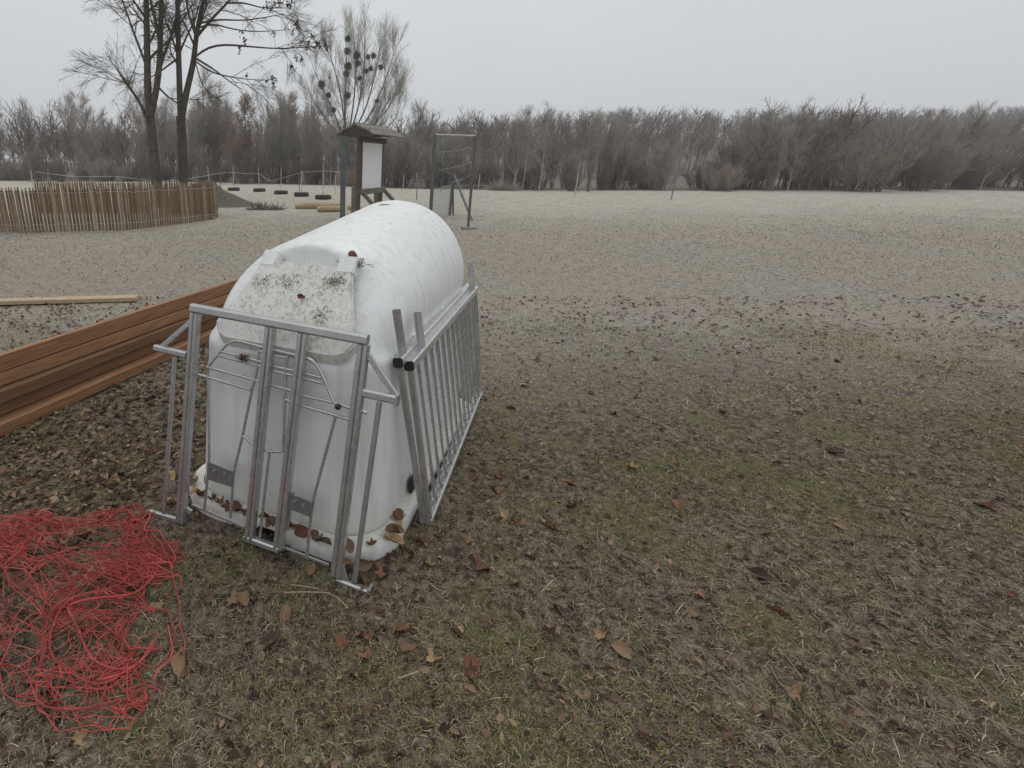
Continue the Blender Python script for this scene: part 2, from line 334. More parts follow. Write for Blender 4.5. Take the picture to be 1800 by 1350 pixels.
# ------------------------------------------------------------------ ground sheet
def gz(x, y):
    """terrain height"""
    x = np.asarray(x, float); y = np.asarray(y, float)
    near = np.clip(1 - np.hypot(x, y - 2) / 16, 0, 1)
    z = (vnoise(x * 6, y * 6, 1) - 0.5) * 0.012 * near + (vnoise(x * 17, y * 17, 2) - 0.5) * 0.016 * near
    z = z + (vnoise(x * 1.1, y * 1.1, 3) - 0.5) * 0.03 * np.clip(np.hypot(x, y) / 6, 0.25, 1)
    z = z - 0.008
    far = np.clip((np.hypot(x, y) - 14) / 40, 0, 1); z = z + far * (vnoise(x * 0.12, y * 0.12, 4) - 0.5) * 0.35
    hx = np.clip((x - 12) / 60, 0, 1); hx = hx * hx * (3 - 2 * hx)
    hy = np.clip((y - 75) / 130, 0, 1); hy = hy * hy * (3 - 2 * hy)
    return z + hy * (2.5 + 9.5 * hx) * (0.85 + 0.3 * vnoise(x * 0.02, y * 0.02, 5))
def graded(lo, hi, c, d0, g):
    a = [c]; d = d0
    while a[-1] < hi: a.append(a[-1] + d); d *= g
    b = [c]; d = d0
    while b[-1] > lo: b.append(b[-1] - d); d *= g
    return np.array(b[:0:-1] + a)
gx = graded(-420, 620, 0.6, 0.022, 1.026); gy = graded(-40, 480, 1.7, 0.022, 1.026)
X, Y = np.meshgrid(gx, gy); Z = gz(X, Y); nx = len(gx)
V = np.stack([X, Y, Z], -1).reshape(-1, 3)
i, j = np.meshgrid(np.arange(nx - 1), np.arange(len(gy) - 1)); q = (j * nx + i).ravel()
me = npmesh('ground', V, np.stack([q, q + 1, q + nx + 1, q + nx], -1), True)
me.materials.append(M['ground']); me.materials.append(M['hill'])
fc = V[q]; EDX, EDY = [-60, -9, 3, 11, 30, 70], [60, 50.5, 41.5, 37, 35, 34]
me.polygons.foreach_set('material_index', (fc[:, 1] > np.interp(fc[:, 0], EDX, EDY) + .6 + vnoise(fc[:, 0] * .8, fc[:, 1] * .8, 77) * 1.2).astype(np.int32))
tag(link('ground', me), kind='structure')
tagk = lambda o, k: tag(o, kind=k)

# ------------------------------------------------------------------ calf hutch
HUC, HW0 = -1.11, 1.62
hutch = empty('calf_hutch', UW(HUC, HW0, 0), YAW)
tag(hutch, 'white plastic calf hutch with rounded barrel roof standing on the muddy ground', 'calf hutch')
def ring(hw, yf, yb, rf, rb, nF=14, nS=30, nC=12, groove=0.0, gpos=.22):
    rf = min(rf, hw * 0.97); rb = min(rb, hw * 0.97); P = []
    def arc(cx, cy, r, a0, a1, g=0):
        for k in range(nC):
            t = (k + 0.5) / nC; a = a0 + (a1 - a0) * t
            rr = r - g * math.exp(-((t - gpos) / 0.10) ** 2) if g else r
            P.append((cx + rr * math.cos(a), cy + rr * math.sin(a)))
    for k in range(nF): P.append((-hw + rf + (2 * hw - 2 * rf) * k / (nF - 1), yf))
    arc(hw - rf, yf + rf, rf, -math.pi / 2, 0, groove)
    for k in range(nS): P.append((hw, yf + rf + (yb - rb - yf - rf) * k / (nS - 1)))
    arc(hw - rb, yb - rb, rb, 0, math.pi / 2)
    for k in range(nF): P.append((hw - rb - (2 * hw - 2 * rb) * k / (nF - 1), yb))
    arc(-hw + rb, yb - rb, rb, math.pi / 2, math.pi)
    for k in range(nS): P.append((-hw, yb - rb - (yb - rb - yf - rf) * k / (nS - 1)))
    arc(-hw + rf, yf + rf, rf, math.pi, 1.5 * math.pi)
    return np.array(P)
def loft(rings):
    V = np.concatenate(rings); n = len(rings[0]); F = []
    for a in range(len(rings) - 1):
        k = np.arange(n); F.append(np.stack([a * n + k, a * n + (k + 1) % n, (a + 1) * n + (k + 1) % n, (a + 1) * n + k], -1))
    return V, np.concatenate(F)
def with_z(P, z): return np.c_[P, np.full(len(P), z) if np.isscalar(z) else z]
prof = [  # z, hw, yf, rf, groove
    (0.055, .508, .064, .235, .006), (0.10, .505, .068, .235, .012), (.30, .496, .086, .235, .014), (.55, .485, .106, .235, .014), (.69, .477, .122, .235, .013),
    (.76, .471, .129, .235, .010), (.80, .471, .131, .235, .008), (.822, .470, .134, .235, .007), (.838, .466, .142, .235, .006), (.852, .458, .154, .235, .005), (.866, .456, .169, .235, .005), (.888, .457, .193, .235, .006), (.91, .459, .214, .235, .006)]
zf_k = np.interp
rings = []
YR = 1.70
for z, hw, yf, rf, g in prof: rings.append(with_z(ring(hw, yf, YR + (0.522 - hw) * -0.4, rf, .05, groove=g), z))
def squash(y): return 0.706 + (1 - 0.706) * np.clip((y - 0.42) / 1.25, 0, 1)
for th in np.radians([2, 6, 11, 16, 21, 26, 31, 36, 41, 46, 51, 55, 59, 63, 67, 71, 75, 79, 83, 86, 88.5, 90]):
    zz = 0.925 + 0.332 * math.sin(th); hw = 0.460 * math.cos(th)
    yf = float(np.interp(zz, [.91, 1.15, 1.165, 1.20, 1.235, 1.25, 1.257], [.214, .448, .456, .462, .470, .482, .51]))
    yb = YR - 0.022 - 0.05 * max(0, math.sin(th)) ** 14
    rg = ring(hw, yf, yb, .235 - .15 * math.sin(th), .035, groove=.008 * (1 - math.sin(th)) , gpos=.8)
    rings.append(with_z(rg, 0.925 + 0.47 * math.sin(th) * squash(rg[:, 1])))
Vh, Fh = loft(rings)
bm = bmesh.new(); me = npmesh('shell', Vh, Fh, True); bm.from_mesh(me); bmesh.ops.remove_doubles(bm, verts=bm.verts, dist=.0006); bm.to_mesh(me); bm.free(); me.set_sharp_from_angle(angle=R(50))
link('shell', me, M['plastic'], hutch)
# flange
fp = [(-.02, .560), (.02, .566), (.048, .565), (.060, .562), (.068, .555), (.072, .546), (.075, .525), (.078, .500)]
fr = []
for z, hw in fp:
    o_ = .566 - hw; P = ring(hw, o_, 1.76 - o_, .25 - o_ * .6, .10)
    zz = np.full(len(P), z)
    notch = (np.abs(P[:, 0] - 0.02) < 0.055) & (P[:, 1] < 0.1)
    zz = np.where(notch, np.maximum(zz, 0.048 + 0.0 * zz), zz)
    fr.append(with_z(P, zz))
Vf, Ff = loft(fr); me = npmesh('base_flange', Vf, Ff, True); me.set_sharp_from_angle(angle=R(60)); link('base_flange', me, M['plastic'], hutch)
# dark box behind the notch, its colour stands in for the shade inside
MB().box((-.05, .075, -.02), (.09, .09, .05)).build('notch_shade', M['hole_shade'], hutch)
# lid on the sloping hood
sl = np.array([0, .664, .748]); nl = np.array([0, -.748, .664]); L0 = np.array([0, .1185, .884])
def lidpt(x, s, n=0.0): return np.array([x + .018, 0, 0]) + L0 + sl * s + nl * n
half = [(0.0, 0.0)]
outl = []
rb_, bw, tw, hgt = .11, .355, .228, .412
for k in range(9):
    a = -math.pi / 2 + (math.pi / 2 - 0.30) * k / 8; outl.append((bw - rb_ + rb_ * math.cos(a), rb_ + rb_ * math.sin(a)))
outl += [(tw + (bw - tw) * .62, hgt * .42), (tw + (bw - tw) * .28, hgt * .72), (tw, hgt)]
outline = [(-x, y) for x, y in outl[::-1]][:-0 or None]
poly = outl + [(-x, y) for x, y in outl[::-1]]
bm = bmesh.new()
top = [bm.verts.new(lidpt(x * .985, y if 0 < i_ < len(poly) - 1 else y, .0)) for i_, (x, y) in enumerate(poly)]
f = bm.faces.new(top); ex = bmesh.ops.extrude_face_region(bm, geom=[f]);
bmesh.ops.translate(bm, verts=[g for g in ex['geom'] if isinstance(g, bmesh.types.BMVert)], vec=Vector((0, .018, -.050)))
bmesh.ops.recalc_face_normals(bm, faces=bm.faces)
bmesh.ops.bevel(bm, geom=[e_ for e_ in bm.edges if len(e_.link_faces) == 2 and e_.calc_face_angle() > 1.2], offset=.008, segments=2, affect='EDGES')
bmesh.ops.triangulate(bm, faces=[f_ for f_ in bm.faces if len(f_.verts) > 4])
me = bpy.data.meshes.new('lid'); bm.to_mesh(me); bm.free()
lid = link('lid', me, M['plastic_dirty'], hutch)
def rbox(name, mat, parent, cx, s0, s1, n0, n1, hwid, bev=.006):
    bm = bmesh.new(); vs_ = [bm.verts.new(lidpt(cx + a * hwid, s, n)) for s in (s0, s1) for n in (n0, n1) for a in (-1, 1)]
    for q_ in ((0, 1, 3, 2), (4, 6, 7, 5), (0, 2, 6, 4), (1, 5, 7, 3), (0, 4, 5, 1), (2, 3, 7, 6)): bm.faces.new([vs_[t] for t in q_])
    bmesh.ops.recalc_face_normals(bm, faces=bm.faces); bmesh.ops.bevel(bm, geom=bm.edges[:], offset=bev, segments=3, affect='EDGES')
    me = bpy.data.meshes.new(name); bm.to_mesh(me); bm.free(); me.polygons.foreach_set('use_smooth', np.ones(len(me.polygons), bool)); me.set_sharp_from_angle(angle=R(22))
    return link(name, me, mat, parent)
for sx_ in (-1, 1): rbox('hinge_lug', M['plastic'], lid, sx_ * .195, .375, .462, -.055, .002, .042)
MB().tube([lidpt(.13, .445, -.02), lidpt(.262, .445, -.02)], .006, 8).build('hinge_rod', M['metal'], hutch)
wz = MB()
for xx in (.241, .250): wz.tube([lidpt(xx, .445, -.02), lidpt(xx + .005, .445, -.02)], .021, 14)
wz.build('hinge_washer', M['metal'], hutch)
MB().tube([lidpt(.253, .46, -.02), lidpt(.262, .43, -.01), lidpt(.300, .452, -.03)], .003, 5).tube([lidpt(.262, .44, -.01), lidpt(.306, .437, -.035)], .0025, 5).build('split_pin', M['metal'], hutch)
MB().tube([lidpt(.19, .487, -.045), lidpt(.19, .487, -.02), lidpt(.19, .487, -.012)], [.019, .017, .008], 10).build('hinge_cap', M['rust_red'], hutch, True)
# vent slot near ridge back, latch opening by side panel: inner shade as dark solids
vz = 0.925 + .47 * squash(np.array(1.46)) - .002
MB().tube([(-.015, 1.46, vz - .012), (-.015, 1.46, vz + .004)], .030, 16).build('roof_vent_shade', M['hole_shade'], hutch)
MB().tube([(-.015, 1.46, vz - .01), (-.015, 1.46, vz + .003)], .036, 16).build('vent_rim', M['plastic'], hutch)
MB().box((.515, .50, .085), (.534, .58, .155)).build('latch_opening_shade', M['hole_shade'], hutch)
for yy in (.62, 1.15):   # rib lugs in the recess along the flank
    MB().beam((.462, yy, .80), (.452, yy, .855), .05, .03, (1, 0, 0), .3).build('side_rib', M['plastic'], hutch)

# ------------------------------------------------------------------ feeding gate leaning on the hutch front
BL, BR = onG(318, 917), onG(591, 1012)
gd = (BR - BL) / np.linalg.norm(BR - BL); gn = np.array([-gd[1], gd[0], 0]); LEAN = R(79.5)
gup = math.cos(LEAN) * gn + math.sin(LEAN) * np.array([0, 0, 1.0]); gnor = np.cross(gd, gup)    # points to the camera side
if gnor[1] > 0: gnor = -gnor
def gp(px, py, off=0.0):
    d = ray(px, py); o = np.array([0, 0, HCAM]); b = BL + gnor * off
    return o + d * (((b - o) @ gnor) / (d @ gnor))
gate = empty('feeding_gate', (BL + BR) / 2)
tag(gate, 'galvanised steel feeding gate with a head opening leaning against the front of the white hutch', 'gate')
GO = (BL + BR) / 2
def gpart(mb, name, mat=None, smooth=False, parent=None):
    mb.v = [v_ - GO for v_ in mb.v]; return mb.build(name, mat or M['metal'], parent or gate, smooth)
def gbeam(name, a, b, wd, dp, off=0.0, mat=None): return gpart(MB().beam(gp(*a, off), gp(*b, off), wd, dp, gnor, .22), name, mat)
gbeam('top_rail', (338, 541), (647, 598), .040, .040)
for a, b in (((344, 550), (318, 917)), ((476, 575), (439, 947)), ((534, 586), (490, 963)), ((640, 606), (591, 1012))):
    A_, B_ = gp(*a, .001), gp(*b, .001); mb = MB()
    for k_ in (-1, 1): mb.beam(A_ + gd * k_ * .0115, B_ + gd * k_ * .0115, .0205, .036, gnor, .2)
    mb.beam(A_ - gnor * .004, B_ - gnor * .004, .012, .024, gnor, .1); gpart(mb, 'upright')
gbeam('sill', (431, 944), (491, 966), .028, .034, .002)
gbeam('stop_plate', (478, 561), (546, 575), .016, .008, -.024)
gbeam('bottom_strip', (337, 887), (430, 927), .012, .006, -.012); gbeam('bottom_strip', (493, 960), (578, 993), .012, .006, -.012)
gbeam('side_arm', (273, 611), (329, 624), .030, .030); gbeam('side_arm', (639, 690), (699, 703), .034, .034)
gbeam('brace', (335, 567), (284, 611), .024, .016); gbeam('brace', (646, 622), (696, 696), .024, .014)
gbeam('side_bar', (307, 629), (288, 902), .019, .019, -.002); gbeam('side_bar', (667, 707), (623, 1022), .020, .020, -.002)
gbeam('foot', (263, 900), (311, 914), .026, .020); gbeam('foot', (324, 893), (337, 901), .026, .012, -.01); gbeam('foot', (593, 1020), (649, 1042), .030, .030)
gbeam('end_plate', (700, 694), (697, 713), .010, .046); gbeam('end_plate', (651, 1032), (646, 1052), .010, .05)
gbeam('gusset', (598, 992), (606, 1018), .030, .006)
rods = [
 [(359, 897), (368, 812), (366, 666), (364, 646), (388, 618), (401, 601), (411, 597), (455, 609), (484, 616), (522, 625), (540, 629), (551, 633), (558, 642), (568, 663), (587, 708)],
 [(455, 610), (453, 640), (449, 664), (444, 680), (426, 768), (411, 830), (405, 910)],
 [(387, 617), (463, 637)], [(382, 624), (463, 645)], [(364, 645), (459, 671), (516, 688)], [(345, 657), (440, 685)],
 [(481, 644), (519, 652), (565, 664)], [(481, 652), (519, 661), (568, 674)], [(501, 702), (514, 706)],
 [(506, 684), (532, 695), (587, 708), (615, 717), (645, 726)], [(505, 705), (528, 712), (613, 737)],
 [(590, 732), (549, 884), (539, 982)], [(506, 626), (502, 650), (501, 700), (498, 793)], [(466, 791), (474, 794), (497, 793)],
 [(474, 794), (460, 914), (457, 943)], [(426, 766), (434, 771), (446, 782)], [(456, 617), (467, 620)], [(484, 625), (503, 629), (508, 624)], [(516, 865), (505, 930)]]
for rd in rods:
    n_ = 8 if len(rd) < 5 else 60
    P2 = smooth_poly(rd, n_, 2 if len(rd) > 5 else 0)
    gpart(MB().tube([gp(x_, y_, -.010) for x_, y_ in P2], .0064, 8), 'rod', smooth=True)
for cs in (((365, 812), (411, 830), (408, 856), (364, 842)), ((508, 867), (550, 884), (546, 909), (505, 893))):
    a, b, c, d = [gp(*t, .0) for t in cs]; nn = gnor * .0025
    mb = MB(); mb.add([a + nn, b + nn, c + nn, d + nn, a - nn, b - nn, c - nn, d - nn], [(0, 1, 2, 3), (7, 6, 5, 4), (0, 4, 5, 1), (1, 5, 6, 2), (2, 6, 7, 3), (3, 7, 4, 0)])
    pl = gpart(mb, 'hinge_plate', M['metal_plate'])
    for t in (.30, .68):
        c_ = a + (b - a) * t + (d - a) * .30
        gpart(MB().tube([c_, c_ + gnor * .012], .007, 6), 'bolt', parent=pl)
kc = gp(594, 715, .008)
bm = bmesh.new(); bmesh.ops.create_icosphere(bm, subdivisions=2, radius=.0135, matrix=Matrix.Translation(Vector(kc - GO))); me = bpy.data.meshes.new('knob'); bm.to_mesh(me); bm.free()
link('knob', me, M['black'], gate)

# ------------------------------------------------------------------ two barred side panels leaning on the flank
Lt = .80
def side_panel(shift, dz, label, near_bracket, far_bracket):
    b0, b1 = UW(-.462 - shift * .9, 2.03, 0.018), UW(-.525 - shift * .9, 3.64, 0.018)
    t0, t1 = UW(-.582 - shift * .9, 1.965 - dz, .805 + dz * .5), UW(-.612 - shift * .9, 3.50 - dz, .815 + dz * .5)
    root = empty('barred_panel', (b0 + b1) / 2); O = (b0 + b1) / 2
    tag(root, label, 'panel', 'barred panels leaning on the hutch')
    nrm = np.cross(t0 - b0, b1 - b0); nrm /= np.linalg.norm(nrm)
    def P(name, mb, mat=M['metal_bright'], sm=False, par=None):
        mb.v = [v_ - O for v_ in mb.v]; return mb.build(name, mat, par or root, sm)
    tr = P('top_rail', MB().beam(t0, t1, .040, .040, nrm)); P('bottom_rail', MB().beam(b0, b1, .030, .030, nrm))
    ud = (t1 - t0) / np.linalg.norm(t1 - t0)
    P('end_cap', MB().beam(t0 - ud * .004, t0 + ud * .004, .0415, .0415, nrm), M['black'], par=tr)
    N = 14
    for k in range(N):
        f_ = (k + .12) / (N - 1 + .24); a = b0 + (b1 - b0) * f_; b = t0 + (t1 - t0) * f_
        v_ = (b - a) / np.linalg.norm(b - a)
        if k in (0, N - 1): P('end_post', MB().beam(a - v_ * .02, b - v_ * .016, .026, .026, nrm))
        else: P('bar', MB().tube([a, b - v_ * .017], .0066, 8, False), sm=True)
        if k < N - 1:
            g_ = a + (b1 - b0) / np.linalg.norm(b1 - b0) * .03
            P('weld_tab', MB().beam(g_, g_ + v_ * .03, .022, .006, nrm), M['metal_dark'])
    up = (t0 - b0) / np.linalg.norm(t0 - b0)
    if near_bracket:
        s_, h_ = near_bracket; q_ = t0 + (t1 - t0) * s_ + up * .018
        P('bracket', MB().beam(q_, q_ + up * h_, .034, .008, np.cross(up, nrm)))
        P('bracket', MB().beam(q_ + nrm * .012, q_ + nrm * .012 + up * h_, .008, .024, np.cross(up, nrm)))
    if far_bracket:
        q_ = t0 + (t1 - t0) * far_bracket + up * .018
        P('bracket', MB().beam(q_, q_ + up * .19, .034, .012, np.cross(up, nrm)))
    return root
side_panel(0.0, 0.0, 'outer galvanised panel of round steel bars leaning against the right flank of the hutch', (.13, .17), .93)
side_panel(.034, .058, 'inner galvanised barred panel squeezed between the outer panel and the hutch flank', (.05, .20), None)

# ------------------------------------------------------------------ timber stack left of the hutch
plk = [(-3.06, .00, .078, .15, 1.45, 4.95, 'lowest'), (-3.150, .088, .084, .06, 1.40, 5.00, 'second lowest'), (-3.120, .181, .082, .09, 1.47, 4.93, 'middle one'), (-3.160, .273, .082, .05, 1.43, 4.97, 'second from the top'), (-3.172, .364, .104, .05, 1.42, 5.02, 'topmost')]
for u_, z0, h_, th, w0, w1, nm in plk:
    c_ = UW(u_ - th / 2, (w0 + w1) / 2, z0 + h_ / 2)
    mb = MB().beam((0, w0 - (w0 + w1) / 2, 0), (0, w1 - (w0 + w1) / 2, 0), th, h_, (0, 0, 1), .06)
    o = mb.build('wooden_plank', M['plank']); o.location = c_; o.rotation_euler = (0, 0, YAW + R(random.uniform(-.3, .3)))
    tag(o, f'brown stained plank, {nm} of the stack on edge left of the hutch', 'plank', 'planks stacked left of the hutch')
for k, w_ in enumerate((1.7, 3.2, 4.7)):   # stakes holding the stack upright
    o = MB().beam((0, 0, -.02), (0, 0, .44), .045, .045, (1, 0, 0)).build('support_stake', M['plank']); o.location = UW(-3.30, w_, 0); o.rotation_euler = (0, 0, YAW)
    tag(o, ['short brown stake behind the near end of the plank stack', 'short brown stake behind the middle of the plank stack', 'short brown stake behind the far end of the plank stack'][k], 'stake', 'stakes behind the plank stack')
e0 = onG(241, 521, .05)
o = MB().beam((0, 0, 0), (-2.2, -.25, 0), .16, .05, (0, 0, 1), .08).build('wooden_plank', M['plank_pale']); o.location = (e0[0], e0[1], .03)
tag(o, 'pale sawn plank lying alone on the grass beyond the brown plank stack', 'plank')
e0 = onG(243, 640); mb = MB()
for k in range(7):
    a = e0 + np.array([rng.uniform(-.25, .12), rng.uniform(-.18, .18), .015]); th = rng.uniform(0, 3); mb.beam(a, a + np.array([math.cos(th), math.sin(th), .1]) * rng.uniform(.05, .12), .03, .012, (0, 0, 1))
tagk(tag(mb.build('wood_chips', M['plank_pale'])), 'stuff')

# ------------------------------------------------------------------ red net heap
def red_net():
    r = np.random.default_rng(3); n1, n2 = 40, 42
    a, b = np.meshgrid(np.linspace(-1, 1, n1), np.linspace(-1, 1, n2), indexing='ij')
    cx, cy = -1.11, 1.61
    def nz(s, f): return vnoise(a * f + 10 + s, b * f + 20 + s * 2, s) - .5
    x = cx + a * .40 + nz(1, 2.2) * .55 + nz(2, 6) * .20 + nz(3, 16) * .12
    y = cy + b * .37 + nz(4, 2.2) * .45 + nz(5, 6) * .22 + nz(6, 16) * .12
    rr = np.hypot((x - cx + .12) / .62, (y - cy) / .60)
    z = .006 + np.clip(1 - rr, 0, 1) ** 1.2 * .24 * (.35 + 1.3 * vnoise(a * 5, b * 5, 7)) + .03 * r.random(a.shape) * np.clip(1.1 - rr, 0.1, 1)
    Pn = np.stack([x, y, z], -1)
    S, E = [], []
    for d1, d2 in ((1, 0), (0, 1)):
        S.append(Pn[:n1 - d1, :n2 - d2].reshape(-1, 3)); E.append(Pn[d1:, d2:].reshape(-1, 3))
    S = np.concatenate(S); E = np.concatenate(E)
    Lg = np.linalg.norm(E - S, axis=1, keepdims=True)
    t = np.linspace(0, 1, 5)[None, :, None]
    dev = r.normal(0, 1, (len(S), 1, 3)) * np.array([.35, .35, .15]) * np.clip(.075 - Lg, .006, .05)[:, None]
    P = S[:, None] * (1 - t) + E[:, None] * t + dev * (np.sin(np.pi * t))
    P[..., 2] = np.maximum(P[..., 2], .004)
    Vn, Fn = tubes(P, np.full(P.shape[:2], .0014), 4)
    mb = MB().add(Vn, Fn)
    # edge ropes and long loose loops
    def loop(pts, rad=.0028):
        Q = smooth_poly(pts, 60, 3); mb.tube(Q, rad, 5)
    for row in (Pn[-1], Pn[:, 0], Pn[-2], Pn[:, -1]): loop(row + np.array([0, 0, .006]), .003)
    pl = lambda pts: [np.append(onG(*t_)[:2], .012 + .02 * r.random()) for t_ in pts]
    loop(pl([(225, 903), (252, 925), (285, 965), (300, 1000), (312, 1050), (318, 1075), (316, 1110), (325, 1130), (330, 1150), (318, 1155)]))
    loop(pl([(215, 1175), (232, 1165), (248, 1178), (275, 1182), (300, 1155), (310, 1120), (296, 1080), (270, 1075)]))
    loop(pl([(210, 1032), (250, 1020), (300, 1021), (318, 1018), (320, 1040)]))
    loop(pl([(220, 1008), (250, 1000), (300, 999), (305, 1010)]))
    loop(pl([(214, 1125), (230, 1150), (240, 1148), (275, 1153), (290, 1146)]))
    loop(pl([(270, 1200), (280, 1186), (300, 1170), (305, 1150), (296, 1105)]))
    o = mb.build('red_net', M['net']); return tag(o, 'tangled heap of red twine netting on the ground left of the gate', 'net')
red_net()

# ------------------------------------------------------------------ chestnut picket fence ring
def picket_run(pts, label, seedshift, n, grp):
    Q = smooth_poly(pts, n, 3); root = empty('picket_fence', (*Q[n // 2][:2], 0)); O = np.array([*Q[n // 2][:2], 0])
    tag(root, label, 'fence', grp)
    r = np.random.default_rng(seedshift); tops = []; lows = []
    protos = []
    for k in range(4):
        mb = MB(); hh = 1.10 + .008 * k
        mb.beam((0, 0, -.03), (0, 0, hh - .07), (.060 + .004 * (k % 3)), .026, (0, 1, 0), .3)
        mb.beam((0, 0, hh - .07), (.004, 0, hh), .03, .02, (0, 1, 0), .4); protos.append(mb.mesh('picket'))
        protos[-1].materials.append(M['picket'] if k != 2 else M['picket_grey'])
    T = np.gradient(Q, axis=0)
    for k in range(n):
        o = bpy.data.objects.new('picket', protos[r.integers(4)]); C.objects.link(o); o.parent = root
        o.location = (Q[k][0] - O[0], Q[k][1] - O[1], gz(*Q[k][:2]) - .02 + r.uniform(-.007, .007))
        o.rotation_euler = (r.normal(0, .006), r.normal(0, .007), math.atan2(T[k][1], T[k][0]) + r.normal(0, .04))
        tops.append((*(Q[k][:2] - O[:2]), .95 + r.uniform(-.02, .02))); lows.append((*(Q[k][:2] - O[:2]), .17 + r.uniform(-.02, .02)))
    nrm = np.stack([T[:, 1], -T[:, 0], 0 * T[:, 0]], -1); nrm /= np.linalg.norm(nrm, axis=1)[:, None] + 1e-9
    for W_ in (tops, lows): MB().tube(np.array(W_) + nrm * .022 + np.array([0, 0, .0]), .0055, 4).build('tie_wire', M['wire'], root)
    return root
a0, a1 = onG(225, 404), onG(375, 386)
picket_run([(-11.5, 15.2), (-9.5, 13.6), (-7.4, 13.2), (a0[0], a0[1]), (-4.15, 15.0), (a1[0], a1[1])], 'brown chestnut paling fence, the nearer run facing the hutch', 11, 124, 'chestnut paling fences')
picket_run([(a1[0] + .02, a1[1] + .25), (-3.35, 17.6), (-4.1, 18.4), (-5.6, 18.5), (-7.6, 18.7), (-10, 19.0)], 'chestnut paling fence, the farther run rising behind the nearer one', 12, 92, 'chestnut paling fences')

# ------------------------------------------------------------------ mound, beams, logs, tyres with stakes, cord
def mound(cx, cy, rx, ry, h, name, lab, mat):
    n = 26; t = np.linspace(0, 2 * math.pi, 40, endpoint=False); rr = np.linspace(0, 1, n); Vs = []
    for k in rr:
        x = cx + rx * k * np.cos(t); y = cy + ry * k * np.sin(t)
        z = h * (0.5 + 0.5 * math.cos(math.pi * k)) * (.75 + .5 * vnoise(x * 1.3, y * 1.3, 9)) + (vnoise(x * 5, y * 5, 10) - .4) * .10 * (1 - k) - .06 * (k > .97) + gz(x, y)
        Vs.append(np.stack([x, y, z], -1))
    Vv, Ff = loft(Vs); o = link(name, npmesh(name, Vv, Ff, True), mat); return tag(o, lab, 'mound', kind='structure')
mound(-4.9, 22.6, 2.6, 2.0, .85, 'earth_mound', 'dark mound of earth and dead leaves right of the paling fence', M['earth'])
def log(p, q, r, label, mat='log', grp='peeled logs on the field', name='peeled_log'):
    p = np.asarray(p); q = np.asarray(q); Q = resample([p, (p + q) / 2 + np.array([0, 0, .01]), q], 6); rad = r * np.array([.8, 1, 1.02, .98, .95, .9])
    O = (p + q) / 2; o = MB().tube(Q - O, rad, 10).build(name, M[mat], None, True); o.location = O; o.data.set_sharp_from_angle(angle=R(50)); return tag(o, label, 'log', grp)
g = lambda px, py, z=0.0: onG(px, py, z)
log(g(519, 362, .12), g(606, 361, .12), .13, 'longest peeled pale log lying on the field left of the grey post')
log(g(558, 368, .11), g(604, 367, .11), .11, 'peeled log lying in front of the longest one beside the grey post')
log(g(613, 364, .10), g(655, 371, .10), .10, 'peeled log with a pale pointed end lying behind the notice board legs')
log(g(368, 337, .3), g(398, 335.5, .3), .10, 'upper yellow pole resting beside the paling fence end', 'yellow', 'yellow poles near the paling fence', 'yellow_pole')
log(g(366, 341, .12), g(394, 341, .12), .10, 'lower yellow pole lying beside the paling fence end', 'yellow', 'yellow poles near the paling fence', 'yellow_pole')
log(g(391, 345, .0), g(391, 338, .3), .09, 'short upright yellow post at the end of the yellow poles', 'yellow', 'yellow poles near the paling fence', 'yellow_pole')
def tyre_mesh():
    mb = MB(); Rm, rm, k1, k2 = .30, .11, 24, 10; Vt = []
    for a in range(k1):
        for b in range(k2):
            t, s = 2 * math.pi * a / k1, 2 * math.pi * b / k2
            cr = math.copysign(abs(math.cos(s)) ** .6, math.cos(s)); sr = math.copysign(abs(math.sin(s)) ** .6, math.sin(s))
            Vt.append(((Rm + rm * cr) * math.cos(t), (Rm + rm * cr) * math.sin(t), .105 + rm * .95 * sr))
    F = [(a * k2 + b, ((a + 1) % k1) * k2 + b, ((a + 1) % k1) * k2 + (b + 1) % k2, a * k2 + (b + 1) % k2) for a in range(k1) for b in range(k2)]
    return mb.add(Vt, F).mesh('car_tyre', True)
tm = tyre_mesh(); tm.materials.append(M['tyre'])
stake_m = MB().tube([(0, 0, -.02), (.01, 0, .8), (0, .01, 1.0)], .022, 6).mesh('field_stake'); stake_m.materials.append(M['stake'])
stake_g = MB().tube([(0, 0, -.02), (0, 0, 1.0)], .026, 6).mesh('field_stake'); stake_g.materials.append(M['stake_green'])
tyres = [(411, 334, 293), (456, 336, 294), (494, 341, 295), (530, 345, 300), (568, 350, 288)]
order = ['leftmost and farthest', 'second from left', 'third from left', 'fourth from left', 'rightmost and nearest']
cordp = []
for (px, py, top), nm in zip(tyres, order):
    p = onG(px, py); z0 = float(gz(p[0], p[1])); o = bpy.data.objects.new('car_tyre', tm); C.objects.link(o); o.location = (p[0], p[1], z0); o.rotation_euler = (0, 0, random.uniform(0, 6))
    tag(o, f'black tyre lying flat around a thin stake on the field, {nm} of five', 'tyre', 'tyres lying on the field')
    ht = atY(px, top, p[1])[2] - z0
    s = bpy.data.objects.new('field_stake', stake_m); C.objects.link(s); s.location = (p[0], p[1], z0); s.scale = (1, 1, ht); s.rotation_euler = (random.uniform(-.03, .03), random.uniform(-.03, .03), 0)
    tag(s, f'thin pale stake standing in a black tyre, {nm} of five', 'stake', 'stakes standing in the tyres')
    cordp.append((p[0], p[1], z0 + ht * .78))
